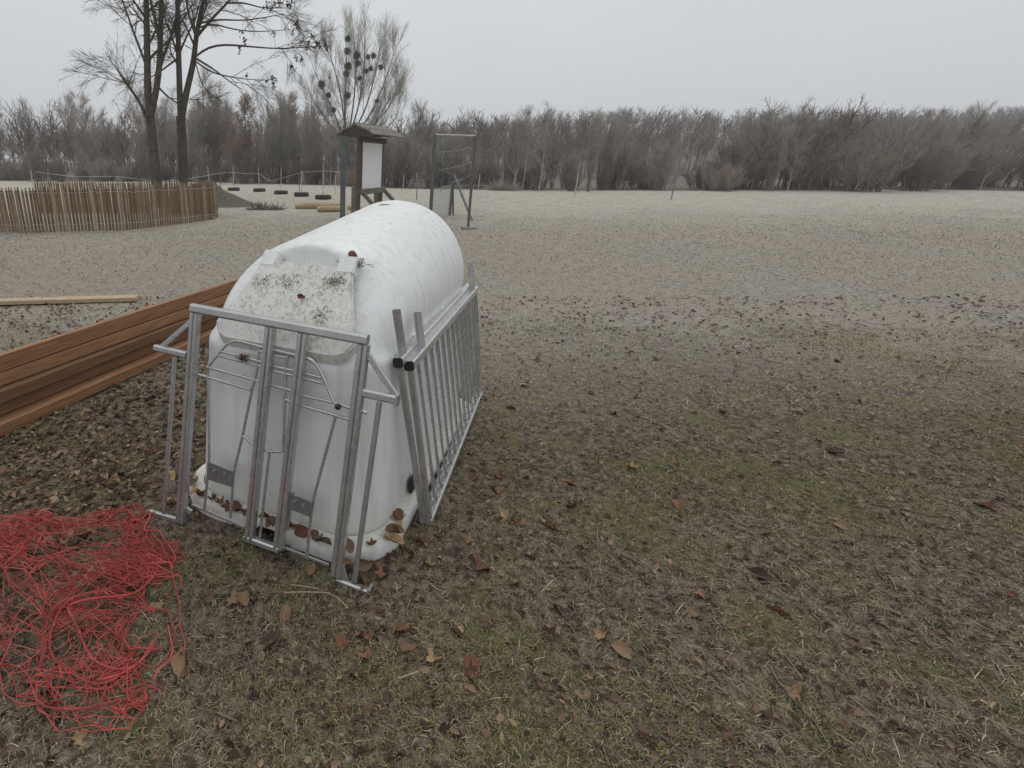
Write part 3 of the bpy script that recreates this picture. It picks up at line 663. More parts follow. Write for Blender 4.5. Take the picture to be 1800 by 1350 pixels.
extra = [(316, 352, 290, 'stake', 'thin white stake behind the paling fence in front of the tree trunks'), (370, 352, 292, 'stake', 'thin pale stake rising at the right end of the paling fence'),
         (388, 338, 296, 'green', 'thin greenish stake just right of the paling fence'), (526, 338, 302, 'green', 'green stake beside the fourth tyre'),
         (590, 340, 308, 'stake', 'thin bent stake left of the grey steel post'), (660, 338, 300, 'stake', 'pale stake right behind the notice board'),
         (732, 352, 305, 'green', 'dark green stake left of the steel goal frame'), (708, 336, 308, 'stake', 'pale stake midway between notice board and goal frame'),
         (775, 340, 313, 'green', 'green stake just inside the steel goal frame'), (840, 338, 306, 'stake', 'thin pale stake right of the steel goal frame'),
         (62, 356, 298, 'stake', 'thin pale stake holding the cord at the far left'),
         (1010, 345, 305, 'stake', 'thin pale stake alone at the right of the field'), (1180, 350, 306, 'green', 'green stake near the right hedge')]
for px, py, top, kd, lb in extra:
    p = onG(px, py); z0 = float(gz(p[0], p[1])); ht = atY(px, top, p[1])[2] - z0
    s = bpy.data.objects.new('field_stake', stake_m if kd == 'stake' else stake_g); C.objects.link(s); s.location = (p[0], p[1], z0); s.scale = (1, 1, ht); s.rotation_euler = (0, random.uniform(-.03, .05), 0)
    tag(s, lb, 'stake', 'field stakes')
cl0 = [atY(62, 302, 27), atY(140, 312, 27), atY(190, 309, 27), atY(226, 312, 27), atY(260, 318, 27), atY(312, 318, 27), atY(345, 312, 30), atY(371, 307, 33), atY(392, 304, 35)]
cl1 = [np.array(cordp[0]), (np.array(cordp[0]) + cordp[1]) / 2 - [0, 0, .12], np.array(cordp[1]), (np.array(cordp[1]) + cordp[2]) / 2 - [0, 0, .5], np.array(cordp[3]) + [0, 0, .2], np.array(cordp[4]) + [0, 0, .05], atY(604, 303, 24)]
o = MB().tube(smooth_poly(cl0 + cl1, 90, 3), .008, 4).build('white_cord', M['cord']); tag(o, 'slack white cord strung across the field from stake to stake', 'cord')

# ------------------------------------------------------------------ grey post, notice board, goal frame
def steel_post(px, py_top, Y, r, label):
    t = atY(px, py_top, Y); z0 = float(gz(t[0], t[1])) - .05; root = empty('steel_post', (t[0], t[1], z0)); tag(root, label, 'post')
    MB().tube([(0, 0, 0), (0, 0, t[2] - z0)], r, 14).build('pole', M['metal_dark'], root, True).data.set_sharp_from_angle(angle=R(50))
    MB().tube([(0, 0, t[2] - z0), (0, 0, t[2] - z0 + .03)], [r * 1.06, r * 1.0], 14).build('cap', M['black'], root)
    return root
steel_post(604, 239, 14.0, .070, 'tall thick blue grey steel post left of the notice board')
def notice_board():
    d = np.array([.5, .866, 0]); nb = np.array([.866, -.5, 0]); p0 = np.array([1.13, 15.75, 0]); wid = 1.62
    z0 = float(gz(1.13, 15.75)); root = empty('notice_board', (*p0[:2], z0)); tag(root, 'roofed brown wooden notice board with a blank white panel behind the hutch', 'notice board')
    O = np.array([*p0[:2], z0]); at = lambda s, n, z: p0 - np.array([*p0[:2], 0]) + d * s + nb * n + np.array([0, 0, z])
    up = (0, 0, 1)
    for s in (0, wid):
        MB().beam(at(s, 0, -.05), at(s, 0, 2.36), .11, .11, d).build('post', M['sign_brown'], root)
        MB().beam(at(s, .02 - .14, -.05), at(s, .02 - .14, .98), .17, .12, d).build('post_socket', M['sign_grey'], root)
        MB().beam(at(s + .07, -.26, 1.17), at(s + .07, 1.0, -.02), .11, .08, d).build('brace', M['sign_grey'], root)
    for k in range(2): MB().beam(at(-.02, .09, .85 + k * 1.44), at(wid + .02, .09, .85 + k * 1.44), .08, .16 - .02 * k, up).build('cross_beam', M['sign_grey' if k == 0 else 'sign_brown'], root)
    mb = MB(); mb.beam(at(.055, .03, 1.57), at(wid - .055, .03, 1.57), .03, 1.28, up, .02); mb.build('white_panel', M['panel_white'], root)
    for s in (.07, wid - .07): MB().beam(at(s, .05, .90), at(s, .05, 2.24), .05, .03, d).build('panel_frame', M['sign_brown'], root)
    hw, zr, ze, s0, s1 = .54, 2.66, 2.41, -.36, wid + .34
    for s in (s0 + .10, s1 - .10):   # gable boards
        a, b, c = at(s, -hw * .86, ze + .02), at(s, hw * .86, ze + .02), at(s, 0, zr - .05); t = d * .015
        MB().add([a - t, b - t, c - t, a + t, b + t, c + t, ], [(0, 1, 2), (5, 4, 3)]).add([a - t, b - t, a + t, b + t, c - t, c + t], [(0, 2, 3, 1), (1, 3, 5, 4), (4, 5, 2, 0)]).build('gable', M['sign_brown'], root)
    for sg in (-1, 1):
        e_ = np.array([0, 0, ze - zr]) + nb * sg * hw; e_ /= np.linalg.norm(e_); nn = np.cross(d, e_) * (1 if sg > 0 else -1)
        if nn[2] < 0: nn = -nn
        Ls = math.hypot(hw, zr - ze)
        for k in range(4):
            m0, m1 = Ls * k / 4 - .015, Ls * (k + 1) / 4 + .045
            c0 = at(0, 0, zr) + e_ * (m0 + m1) / 2 + nn * (.02 + .0 * k)
            tilt = (e_ * (m1 - m0) + nn * .035)
            MB().beam(c0 + d * s0, c0 + d * s1, m1 - m0, .034, nn + e_ * .16, .1).build('roof_board', M['sign_roof'], root)
    MB().beam(at(s0, 0, zr + .035), at(s1, 0, zr + .035), .10, .03, up).build('ridge_board', M['sign_roof'], root)
notice_board()
def goal_frame():
    Yg = 14.0; T1, T2 = atY(765, 237, Yg), atY(836, 239, Yg); root = empty('net_stand', ((T1[0] + T2[0]) / 2, Yg, 0)); O = np.array([(T1[0] + T2[0]) / 2, Yg, 0])
    tag(root, 'tall grey steel net stand with cross bar and slack wires right of the notice board', 'stand')
    b1, b2 = np.array([T1[0] + .02, Yg, -.05]), np.array([T2[0] + .02, Yg, -.05])
    for a, b in ((b1, T1), (b2, T2)): MB().tube([a - O, b - O], .045 if a is b1 else .034, 10).build('upright', M['metal_dark'], root, True)
    MB().tube([T1 - O, T2 - O], .021, 8).build('cross_bar', M['wire'], root, True)
    for (p, q) in (((771, 268), (833, 258)), ((769, 299), (830, 285)), ((786, 323), (827, 308))):
        a, b = atY(*p, Yg), atY(*q, Yg); m_ = (a + b) / 2 - np.array([0, 0, .03]); MB().tube(smooth_poly([a - O, m_ - O, b - O], 12, 1), .004, 4).build('slack_wire', M['wire'], root)
    MB().box((b2[0] - .16 - O[0], -.13, -.05), (b2[0] + .2 - O[0], .13, .05)).build('footing', M['concrete'], root)
goal_frame()
def strut_post():
    b = onG(790, 378); root = empty('strutted_post', (b[0], b[1], 0)); tag(root, 'short grey steel fence post with a raking strut behind the goal frame', 'post')
    H_ = atY(790, 322, b[1])[2]; mx_ = MB().tube([(0, 0, -.05), (0.03, 0, H_ + .45)], .055, 8).build('pole', M['metal_dark'], root, True)
    MB().tube([(.14, .05, -.05), (.04, 0, H_ - .05)], .03, 8).build('leg', M['metal_dark'], root, True)
    e = onG(830, 388) - b; e[2] = 0; t = atY(797, 305, b[1]) - b; MB().tube([e, t * np.array([1, 1, 1])], .035, 8).build('strut', M['metal_dark'], root, True)
strut_post()
def mesh_fence():
    A = np.array([2.95, 14.1, 0]); B = onG(790, 378); B = np.array([B[0], B[1], 0]); Cc = B + np.array([1.3, .3, 0]); root = empty('mesh_fence', tuple(A)); tag(root, 'low grey welded wire mesh fence running back from the goal frame', 'fence')
    for (p, q, hh) in ((A, B, 1.0), (B, Cc, .95)):
        d = q - p; Lx = np.linalg.norm(d); n = int(Lx / .085); Vs = []
        ps = []
        for k in range(n + 1): s = p + d * k / n - A; ps.append([s + [0, 0, .02], s + [0, 0, hh]])
        Vv, Ff = tubes(np.array(ps), np.full((n + 1, 2), .0032), 3)
        hs_ = np.array([[p - A + [0, 0, z], q - A + [0, 0, z]] for z in np.linspace(.04, hh, 9)]); V2, F2 = tubes(hs_, np.full((9, 2), .0032), 3)
        tagk(MB().add(Vv, Ff).add(V2, F2).build('wire_mesh', M['wire'], root), 'stuff')
mesh_fence()

# ------------------------------------------------------------------ trees
def lvl(r, P, Rr, count, t0, t1, ln, ang, npts, up, wob, rsc, rmin, gamma=1.0):
    B, n, _ = P.shape
    seglen = np.linalg.norm(P[:, 1:] - P[:, :-1], axis=2).sum(1); pr = seglen / seglen.sum()
    idx = r.choice(B, count, p=pr); t = t0 + (t1 - t0) * r.random(count) ** gamma
    f = t * (n - 1); i = np.minimum(f.astype(int), n - 2); fr = (f - i)[:, None]
    pos = P[idx, i] * (1 - fr) + P[idx, i + 1] * fr; pd = P[idx, i + 1] - P[idx, i]; pd /= np.linalg.norm(pd, axis=1, keepdims=True) + 1e-9
    rad = (Rr[idx, i] * (1 - fr[:, 0]) + Rr[idx, i + 1] * fr[:, 0])
    q = r.normal(0, 1, (count, 3)); q -= pd * (q * pd).sum(1, keepdims=True); q /= np.linalg.norm(q, axis=1, keepdims=True)
    a = r.uniform(ang[0], ang[1], count)[:, None]; d = np.cos(a) * pd + np.sin(a) * q
    le = r.uniform(ln[0], ln[1], count) * (1 - .55 * t)
    out = [pos]; cur = pos.copy()
    for k in range(npts - 1):
        d = d + np.array([0, 0, up]) / (npts - 1) + r.normal(0, wob, (count, 3)); d /= np.linalg.norm(d, axis=1, keepdims=True)
        cur = cur + d * (le / (npts - 1))[:, None]; out.append(cur)
    PP = np.stack(out, 1); r0 = np.maximum(rad * rsc, rmin)
    RR = r0[:, None] * np.linspace(1, .35, npts)[None]; return PP, np.maximum(RR, rmin * .6)
def tree_meshes(name, seed, H, r0, levels, lean=0.02, stems=None, stem_n=12, trunk_levels=1, skip=0):
    r = np.random.default_rng(seed)
    if stems is None:
        z = np.linspace(0, 1, stem_n); x = np.cumsum(r.normal(0, lean, stem_n)) * H / stem_n; y = np.cumsum(r.normal(0, lean, stem_n)) * H / stem_n
        P = np.stack([x - x[0], y - y[0], z * H], -1)[None]; Rr = (r0 * (1 - z * .88))[None]
        Rr[0, 0] *= 1.25
    else: P, Rr = stems
    tv = MB(); tv.add(*tubes(P, Rr, 7)); cv = MB(); tips = []; L_ = [(P[skip:], Rr[skip:])]
    for k, lv in enumerate(levels):
        src = lv.pop('src', -1) if isinstance(lv, dict) else -1; kk = lv.pop('k', 3)
        P2, R2 = lvl(r, *L_[src], **lv); L_.append((P2, R2)); (tv if k < trunk_levels else cv).add(*tubes(P2, R2, 5 if k < trunk_levels else kk)); tips = P2
    return tv.mesh(name + '_trunk', True), cv.mesh(name + '_twigs'), L_
def leaf_cloud(r, centers, n, spread, size, squash_=1.0):
    c = centers[r.integers(len(centers), size=n)] + r.normal(0, spread, (n, 3)) * np.array([1, 1, squash_])
    a = r.normal(0, 1, (n, 3)); a /= np.linalg.norm(a, axis=1, keepdims=True); b = np.cross(a, r.normal(0, 1, (n, 3))); b /= np.linalg.norm(b, axis=1, keepdims=True) + 1e-9
    s = r.uniform(.6, 1.3, (n, 1)) * size
    V = np.stack([c - a * s, c + b * s * .55, c + a * s, c - b * s * .55], 1).reshape(-1, 3); return V, np.arange(n * 4).reshape(-1, 4)
D2 = lambda **k: k
PROTO = {}
def proto(key, trunk_mat, twig_mat, tm_, leaves=None, leafmat_=None): 
    tm_[0].materials.append(trunk_mat); tm_[1].materials.append(twig_mat); PROTO[key] = (tm_[0], tm_[1], None)
    if leaves is not None: me_ = npmesh('leaves', *leaves); me_.materials.append(leafmat_); PROTO[key] = (tm_[0], tm_[1], me_)
for s in range(3):   # rounded bare trees, 10 m
    proto(f'round{s}', M['birch' if s == 1 else 'bark'], M['twig' if s != 1 else 'twig_red'], tree_meshes('round', 20 + s, 9.2, .16, [
        D2(count=26, t0=.2, t1=.98, ln=(2.6, 4.6), ang=(.5, 1.0), npts=7, up=.7, wob=.06, rsc=.55, rmin=.025),
        D2(count=230, t0=.15, t1=1, ln=(.9, 2.0), ang=(.35, .9), npts=5, up=.35, wob=.08, rsc=.55, rmin=.012),
        D2(count=3400, t0=.1, t1=1, ln=(.4, 1.2), ang=(.3, .9), npts=4, up=.25, wob=.10, rsc=.6, rmin=.007)]))
for s in range(3):   # upright multi-stemmed alder clumps
    r = np.random.default_rng(140 + s); ns = 9; a = r.uniform(0, 6.28, ns); z = np.linspace(0, 1, 10); P = np.zeros((ns, 10, 3)); ro = r.uniform(.2, 1.0, ns) * 1.7; hh = 10.2 - ro * 1.3 - r.uniform(0, 1.2, ns)
    for k in range(10): P[:, k] = np.stack([np.cos(a) * (.25 + ro * z[k] ** 1.3) + r.normal(0, .04, ns), np.sin(a) * (.25 + ro * z[k] ** 1.3) + r.normal(0, .04, ns), z[k] * hh], -1)
    proto(f'upright{s}', M['birch' if s == 2 else 'bark'], M['twig_olive' if s != 1 else 'twig'], tree_meshes('upright', 40 + s, 10, .12, [
        D2(count=150, t0=.15, t1=.97, ln=(1.3, 2.9), ang=(.25, .65), npts=6, up=.8, wob=.04, rsc=.4, rmin=.012),
        D2(count=800, t0=.1, t1=1, ln=(.6, 1.5), ang=(.25, .7), npts=4, up=.6, wob=.06, rsc=.55, rmin=.008),
        D2(count=2600, t0=.1, t1=1, ln=(.4, 1.0), ang=(.25, .7), npts=4, up=.5, wob=.07, rsc=.6, rmin=.0065)], stems=(P, np.tile(np.linspace(.075, .018, 10), (ns, 1)))))
for s in range(2):   # thin birches
    proto(f'birch{s}', M['birch'], M['twig'], tree_meshes('birch', 60 + s, 12, .10, [
        D2(count=40, t0=.25, t1=.99, ln=(1.6, 3.4), ang=(.4, .8), npts=6, up=.5, wob=.05, rsc=.4, rmin=.018),
        D2(count=260, t0=.2, t1=1, ln=(.7, 1.5), ang=(.3, .8), npts=5, up=-.3, wob=.06, rsc=.55, rmin=.010),
        D2(count=1500, t0=.1, t1=1, ln=(.5, 1.1), ang=(.3, .7), npts=4, up=-.8, wob=.06, rsc=.6, rmin=.0065)], lean=.035))
tmx = tree_meshes('oak', 80, 8.6, .15, [
        D2(count=30, t0=.2, t1=.98, ln=(2.2, 3.6), ang=(.5, 1.0), npts=6, up=.6, wob=.07, rsc=.5, rmin=.024),
        D2(count=260, t0=.15, t1=1, ln=(.8, 1.6), ang=(.35, .9), npts=5, up=.3, wob=.09, rsc=.55, rmin=.012),
        D2(count=1500, t0=.1, t1=1, ln=(.35, .8), ang=(.3, .9), npts=3, up=.2, wob=.10, rsc=.6, rmin=.008)])
proto('leafy0', M['bark'], M['twig_red'], tmx, leaf_cloud(np.random.default_rng(5), tmx[2][-1][0][:700].reshape(-1, 3), 5200, .12, .065), M['oldleaf'])
def shrub(seed, H, spread, n0, n1, n2):
    r = np.random.default_rng(seed); a = r.uniform(0, 6.28, n0); b0 = r.uniform(0, spread * .55, n0); z = np.linspace(0, 1, 7)
    P = np.zeros((n0, 7, 3)); out_ = r.uniform(.1, .65, n0) * spread
    for k in range(7):
        P[:, k, 0] = np.cos(a) * (b0 + out_ * z[k] ** 1.2) + r.normal(0, .03, n0); P[:, k, 1] = np.sin(a) * (b0 + out_ * z[k] ** 1.2) + r.normal(0, .03, n0); P[:, k, 2] = z[k] * H * (r.uniform(.98, 1.02, n0)) * np.sqrt(1.15 - (b0 + out_ * z[k]) ** 2 / (spread * 1.9) ** 2)
    sc_ = r.uniform(.55, 1, n0)[:, None]; P[:, :, 2] *= sc_
    Rr = np.tile(np.linspace(.026, .008, 7), (n0, 1))
    return tree_meshes('shrub', seed, H, .03, [D2(count=n1, t0=.1, t1=1, ln=(.5, 1.2), ang=(.3, .9), npts=5, up=.35, wob=.1, rsc=.6, rmin=.009), D2(count=n2, t0=.1, t1=1, ln=(.25, .6), ang=(.3, 1.0), npts=3, up=.2, wob=.12, rsc=.7, rmin=.007)], stems=(P, Rr), trunk_levels=0)
for s in range(5): proto(f'shrub{s}', M['bark'], M[['twig_brown', 'twig_red', 'twig_brown', 'twig', 'twig_brown'][s]], shrub(100 + s, [2.9, 2.5, 3.3, 3.6, 2.2][s], [1.5, 1.9, 1.2, 1.3, 2.2][s], [46, 50, 38, 26, 60][s], 560, 2500))
def place(key, name, x, y, scale, label, cat, group, rot=None, zs=1.0):
    t, tw, lf = PROTO[key]; root = empty(name, (x, y, float(gz(x, y)) - .05), rng.uniform(0, 6.28) if rot is None else rot); root.scale = (scale, scale, scale * zs)
    a = link('trunk' if 'shrub' not in key else 'stems', t, None, root); link('crown', tw, None, root)
    if lf is not None: link('leaves', lf, None, root)
    return tag(root, label, cat, group)
def topscale(px, ytop, Yd, hproto):
    t = atY(px, ytop, Yd); return t[0], t[2] / hproto
def named(key, name, px, ytop, Yd, hp, label, zs=1.0):
    x, s = topscale(px, ytop, Yd, hp); return place(key, name, x, Yd, s, label, 'tree', None, zs=zs)
# singled-out trees of the wood edge
named('upright0', 'alder_tree', 490, 150, 52, 11.4, 'upright pale bare tree with many vertical stems above the middle tyres')
named('upright2', 'alder_tree', 520, 168, 54, 11.4, 'slender upright bare tree right beside the tallest vertical stemmed one')
named('upright1', 'alder_tree', 462, 172, 50, 11.4, 'upright bare tree left beside the tallest vertical stemmed one')
named('leafy0', 'oak_tree', 427, 150, 51, 10.2, 'tree holding reddish withered leaves behind the leftmost tyre')
named('leafy0', 'oak_tree', 405, 185, 49, 10.2, 'smaller tree with withered leaves left of the taller leafy one')
named('birch0', 'birch_tree', 548, 128, 58, 13.0, 'tall thin birch with fine hanging twigs left of the mistletoe poplar')
named('birch1', 'birch_tree', 572, 165, 56, 13.0, 'short birch standing close left of the mistletoe poplar trunk')
named('round0', 'bare_tree', 352, 122, 58, 10.6, 'tall grey bare tree right behind the two big forked trees')
named('round2', 'bare_tree', 737, 182, 50, 10.6, 'rounded bare tree between the notice board and the steel frame')
named('round1', 'bare_tree', 772, 210, 56, 10.6, 'small rounded bare tree behind the steel frame left upright')
named('round1', 'bare_tree', 236, 160, 56, 10.6, 'bare reddish tree behind the left forked tree')
named('birch0', 'birch_tree', 300, 150, 60, 13.0, 'thin birch between the two forked trees')
# mistletoe poplar
r = np.random.default_rng(91); Yp = 56.0
base = atY(610, 318, Yp); base[2] = float(gz(base[0], base[1]))
st = [[(608, 250), (604, 200), (596, 150), (584, 108), (572, 78)], [(608, 250), (606, 180), (610, 110), (607, 60), (606, 36)], [(612, 245), (622, 180), (626, 120), (622, 66), (618, 28)],
      [(612, 245), (630, 190), (640, 130), (641, 80), (642, 38)], [(614, 245), (642, 195), (658, 140), (668, 90), (672, 58)], [(614, 250), (650, 205), (674, 150), (690, 105), (697, 78)],
      [(608, 255), (588, 200), (570, 160), (555, 130), (548, 110)], [(614, 250), (655, 225), (686, 185), (698, 158), (702, 140)], [(616, 262), (650, 246), (680, 226), (699, 202), (706, 180)], [(614, 258), (645, 232), (668, 205), (684, 175), (692, 150)], [(608, 255), (585, 225), (566, 200), (552, 180), (545, 165)], [(610, 318), (611, 290), (610, 265), (611, 250), (612, 238)]]
Ps = []
for s_ in st:
    yo = r.uniform(-3.2, 3.2); Pp = np.array([atY(x_, y_, Yp + yo * k / 4) for k, (x_, y_) in enumerate(s_)]); Ps.append(smooth_poly(Pp, 12, 1))
Ps = np.array(Ps) - base; Rs = np.tile(np.linspace(.10, .018, 12), (len(Ps), 1)); Rs[-1] = np.linspace(.36, .24, 12)
tmp_ = tree_meshes('poplar', 92, 20, .3, [
    D2(count=120, t0=.2, t1=.95, ln=(2.4, 5.2), ang=(.2, .75), npts=7, up=.8, wob=.03, rsc=.36, rmin=.015),
    D2(count=1400, t0=.1, t1=1, ln=(.9, 2.5), ang=(.25, .8), npts=5, up=.7, wob=.06, rsc=.5, rmin=.008),
    D2(count=12000, t0=.1, t1=1, ln=(.5, 1.5), ang=(.25, .8), npts=4, up=.5, wob=.08, rsc=.6, rmin=.0055)], stems=(Ps, Rs))
pop = empty('poplar_tree', tuple(base)); tag(pop, 'big bare poplar carrying dark balls of mistletoe behind the notice board', 'tree')
link('trunk', tmp_[0], M['bark'], pop); link('crown', tmp_[1], M['twig_olive'], pop)
mist = [(565, 152, 6.5), (611, 70, 5), (611, 89, 6), (626, 102, 6), (644, 107, 4), (653, 105, 4.5), (628, 115, 5), (611, 120, 6.5), (671, 115, 4.5), (641, 130, 4), (649, 126, 4.2), (608, 133, 5.5), (609, 172, 5.5), (577, 172, 4.5), (586, 194, 4.5), (663, 177, 3.8), (584, 241, 4), (579, 138, 2.2), (631, 140, 4)]
def ball_mesh(seed):
    r_ = np.random.default_rng(seed); n = 420; d = r_.normal(0, 1, (n, 3)); d /= np.linalg.norm(d, axis=1, keepdims=True); P = np.zeros((n, 4, 3))
    for k, t_ in enumerate((0, .4, .75, 1.0)): P[:, k] = d * t_ * r_.uniform(.75, 1.05, (n, 1)) + r_.normal(0, .05, (n, 3)) * (k > 0)
    mb = MB().add(*tubes(P, np.full((n, 4), .016), 3)); mb.add(*leaf_cloud(r_, P[:, 2:].reshape(-1, 3), 520, .08, .10)); return mb.mesh('mistletoe')
bms = [ball_mesh(300), ball_mesh(301)]
for b_ in bms: b_.materials.append(M['mistletoe'])
allp = tmp_[2][1][0].reshape(-1, 3); allp = np.concatenate([allp, Ps.reshape(-1, 3)])
for k, (x_, y_, rr_) in enumerate(mist):
    p = atY(x_, y_, Yp) - base; dd = np.hypot(allp[:, 0] - p[0], allp[:, 2] - p[2]); q_ = np.where(dd < max(.45, dd.min() * 1.02), allp[:, 1], 99); p[1] = q_.min() - .1
    o = bpy.data.objects.new('mistletoe', bms[k % 2]); C.objects.link(o); o.parent = pop; o.location = p; s_ = rr_ / FPX * Yp * 1.02; o.scale = (s_, s_, s_); o.rotation_euler = (0, 0, k)

# two big forked trees on the left
def forked(Yd, stems_px, label, seed, radii, extra_levels, leafy=None):
    r = np.random.default_rng(seed); b = atY(*stems_px[0][0], Yd); root_xy = b.copy(); root_xy[2] = float(gz(b[0], b[1])) - .1
    Ps, Rs = [], []
    for (pts, (ra, rb_)), dpt in zip(zip(stems_px, radii), [r.uniform(-1, 1) for _ in stems_px]):
        P = np.array([atY(x_, y_, Yd + dpt * 1.6 * (k / (len(pts) - 1)) ** 1.5) for k, (x_, y_) in enumerate(pts)]); Ps.append(smooth_poly(P, 16, 2)); Rs.append(np.linspace(ra, rb_, 16))
    Ps = np.array(Ps) - root_xy; Ps[0, 0, 2] = 0.0; Rs = np.array(Rs); Rs[0, :2] *= 1.25
    m3 = tree_meshes('forked', seed, 12, .25, extra_levels, stems=(Ps, Rs), trunk_levels=1, skip=1)
    root = empty('forked_tree', tuple(root_xy)); tag(root, label, 'tree'); link('trunk', m3[0], M['bark_dark'], root); link('crown', m3[1], M['bark_dark'], root)
    return root, m3, Ps
LV = lambda: [D2(count=32, t0=.38, t1=.97, ln=(1.8, 4.2), ang=(.5, 1.1), npts=8, up=-.1, wob=.07, rsc=.42, rmin=.018),
              D2(count=330, t0=.25, t1=1, ln=(.7, 1.9), ang=(.35, .9), npts=6, up=-.35, wob=.09, rsc=.5, rmin=.008),
              D2(count=3600, t0=.15, t1=1, ln=(.3, .8), ang=(.3, .8), npts=4, up=-.25, wob=.10, rsc=.55, rmin=.0045)]
Yl = 24.0
forked(Yl, [[(277, 352), (274, 300), (267, 240), (264, 200)], [(264, 205), (260, 170), (259, 100), (258, 40), (256, -40)], [(266, 200), (275, 160), (281, 110), (283, 40), (285, -40)],
            [(262, 215), (246, 180), (232, 160), (222, 148), (205, 120)], [(280, 125), (290, 90), (303, 60), (312, 20), (330, -40)], [(259, 120), (240, 70), (222, 20), (205, -30)], [(282, 70), (272, 30), (262, -10), (250, -60)], [(275, 150), (295, 170), (312, 182), (324, 190)]],
       'left one of two big dark forked trees behind the paling fence', 201, [(.24, .21), (.17, .10), (.15, .09), (.085, .03), (.07, .03), (.06, .025), (.07, .03), (.05, .02)], LV())
root2, m32, Ps2 = forked(Yl + 1.2, [[(323, 352), (322, 300), (320, 240), (318, 205)], [(318, 208), (316, 160), (314, 90), (313, 30), (311, -40)], [(320, 205), (328, 160), (341, 110), (345, 60), (358, 0), (366, -40)],
            [(343, 100), (360, 84), (378, 79), (400, 78), (440, 82), (490, 86), (530, 83), (556, 83)], [(344, 62), (330, 20), (326, -20)], [(345, 65), (375, 30), (400, 5), (430, -30)], [(314, 96), (330, 60), (345, 30), (352, 0)],
            [(313, 102), (292, 118), (270, 134), (250, 140)], [(343, 102), (370, 118), (392, 134), (412, 150), (428, 158)], [(342, 106), (362, 122), (380, 130), (410, 136), (440, 140), (470, 141)], [(347, 42), (380, 34), (430, 36), (470, 30), (500, 24)],
            [(346, 50), (372, 40), (410, 52), (450, 56), (510, 52)], [(400, 5), (430, 5), (460, 14), (505, 14)], [(342, 104), (355, 150), (375, 170), (395, 182)]],
       'right one of two big forked trees, one long limb reaching out towards the poplar', 202, [(.235, .205), (.15, .09), (.16, .075), (.055, .014), (.06, .03), (.07, .03), (.05, .02), (.045, .015), (.05, .012), (.04, .01), (.045, .012), (.04, .01), (.04, .012), (.03, .01)],
       [D2(count=48, t0=.38, t1=.98, ln=(1.6, 3.6), ang=(.4, 1.0), npts=8, up=-.15, wob=.07, rsc=.45, rmin=.014),
        D2(count=300, t0=.25, t1=1, ln=(.7, 1.8), ang=(.3, .9), npts=6, up=-.3, wob=.09, rsc=.5, rmin=.007),
        D2(count=4200, t0=.15, t1=1, ln=(.3, .85), ang=(.3, .8), npts=4, up=-.2, wob=.10, rsc=.55, rmin=.004)])
clus = [(469, 9), (477, 12), (483, 8), (489, 4), (505, 8), (508, 10), (494, 7), (512, 5), (523, 37), (520, 46), (514, 58), (525, 52), (548, 62), (550, 66), (529, 72), (560, 80), (563, 85), (541, 74), (571, 78), (574, 85), (422, 86), (431, 72), (426, 58), (513, 118), (515, 124), (520, 102), (530, 107), (470, 142), (478, 138), (484, 140), (480, 145), (434, 132), (481, 155), (553, 84), (481, 60), (556, 76), (540, 83)]
r = np.random.default_rng(77); cc = np.array([atY(x_, y_, Yl + 1.2 + r.uniform(-.4, .4)) for x_, y_ in clus]) - np.array(root2.location)
V_, F_ = leaf_cloud(r, cc, 700, .045, .055, 1.5); tw_ = []
for c_ in cc:
    k = Ps2[[3, 8, 9, 10, 11, 12]].reshape(-1, 3); n_ = k[np.argmin(np.linalg.norm(k - c_, axis=1))]
    if np.linalg.norm(n_ - c_) < .85: tw_.append(smooth_poly([n_, (n_ + c_) / 2 + np.array([0, 0, .12]), c_], 5, 0))
me_ = npmesh('leaves', V_, F_); link('leaves', me_, M['darkleaf'], root2); tw_ = np.array(tw_); link('leaf_twigs', npmesh('leaf_twigs', *tubes(tw_, np.tile(np.linspace(.009, .004, 5), (len(tw_), 1)), 3)), M['bark_dark'], root2)['kind'] = 'stuff'

# fill of the wood edge
def edgeY(x): return float(np.interp(x, [-60, -9, 3, 11, 30, 70], [60, 50.5, 41.5, 37, 35, 34]))
r = np.random.default_rng(55)
keys = ['round0', 'round1', 'round2', 'upright0', 'upright1', 'upright2', 'birch0', 'birch1', 'round1', 'leafy0']
hp = {'r': 10.6, 'u': 11.4, 'b': 13.0, 'l': 10.2}
for k in range(118):
    px = r.uniform(-120, 720) if k < 76 else r.uniform(640, 1000) if k < 88 else r.uniform(900, 2000)
    if px < 600: yt = r.uniform(148, 215)
    elif px < 900: yt = r.uniform(228, 262)
    else: yt = r.uniform(160, 255)
    Yd = edgeY((px - 562) / 910 * 50) + (r.uniform(3, 30) if px < 900 else r.uniform(.8, 9)); key = keys[r.integers(len(keys))]
    x, s = topscale(px, yt, Yd, hp[key[0]])
    if key[0] == 'l' and r.random() < .5: key = 'round1'
    z_ = 'beyond the paling fence' if px < 390 else 'beyond the row of tyres' if px < 590 else 'beyond the notice board and net stand' if px < 900 else 'in the right part of the field edge'
    k_ = {'r': 'rounded bare', 'u': 'many stemmed bare', 'b': 'thin pale barked', 'l': 'brown leafed'}[key[0]]
    place(key, 'wood_tree', x, Yd, s, f'{k_} tree in the thin wood {z_}', 'tree', f'{k_} wood trees {z_}')
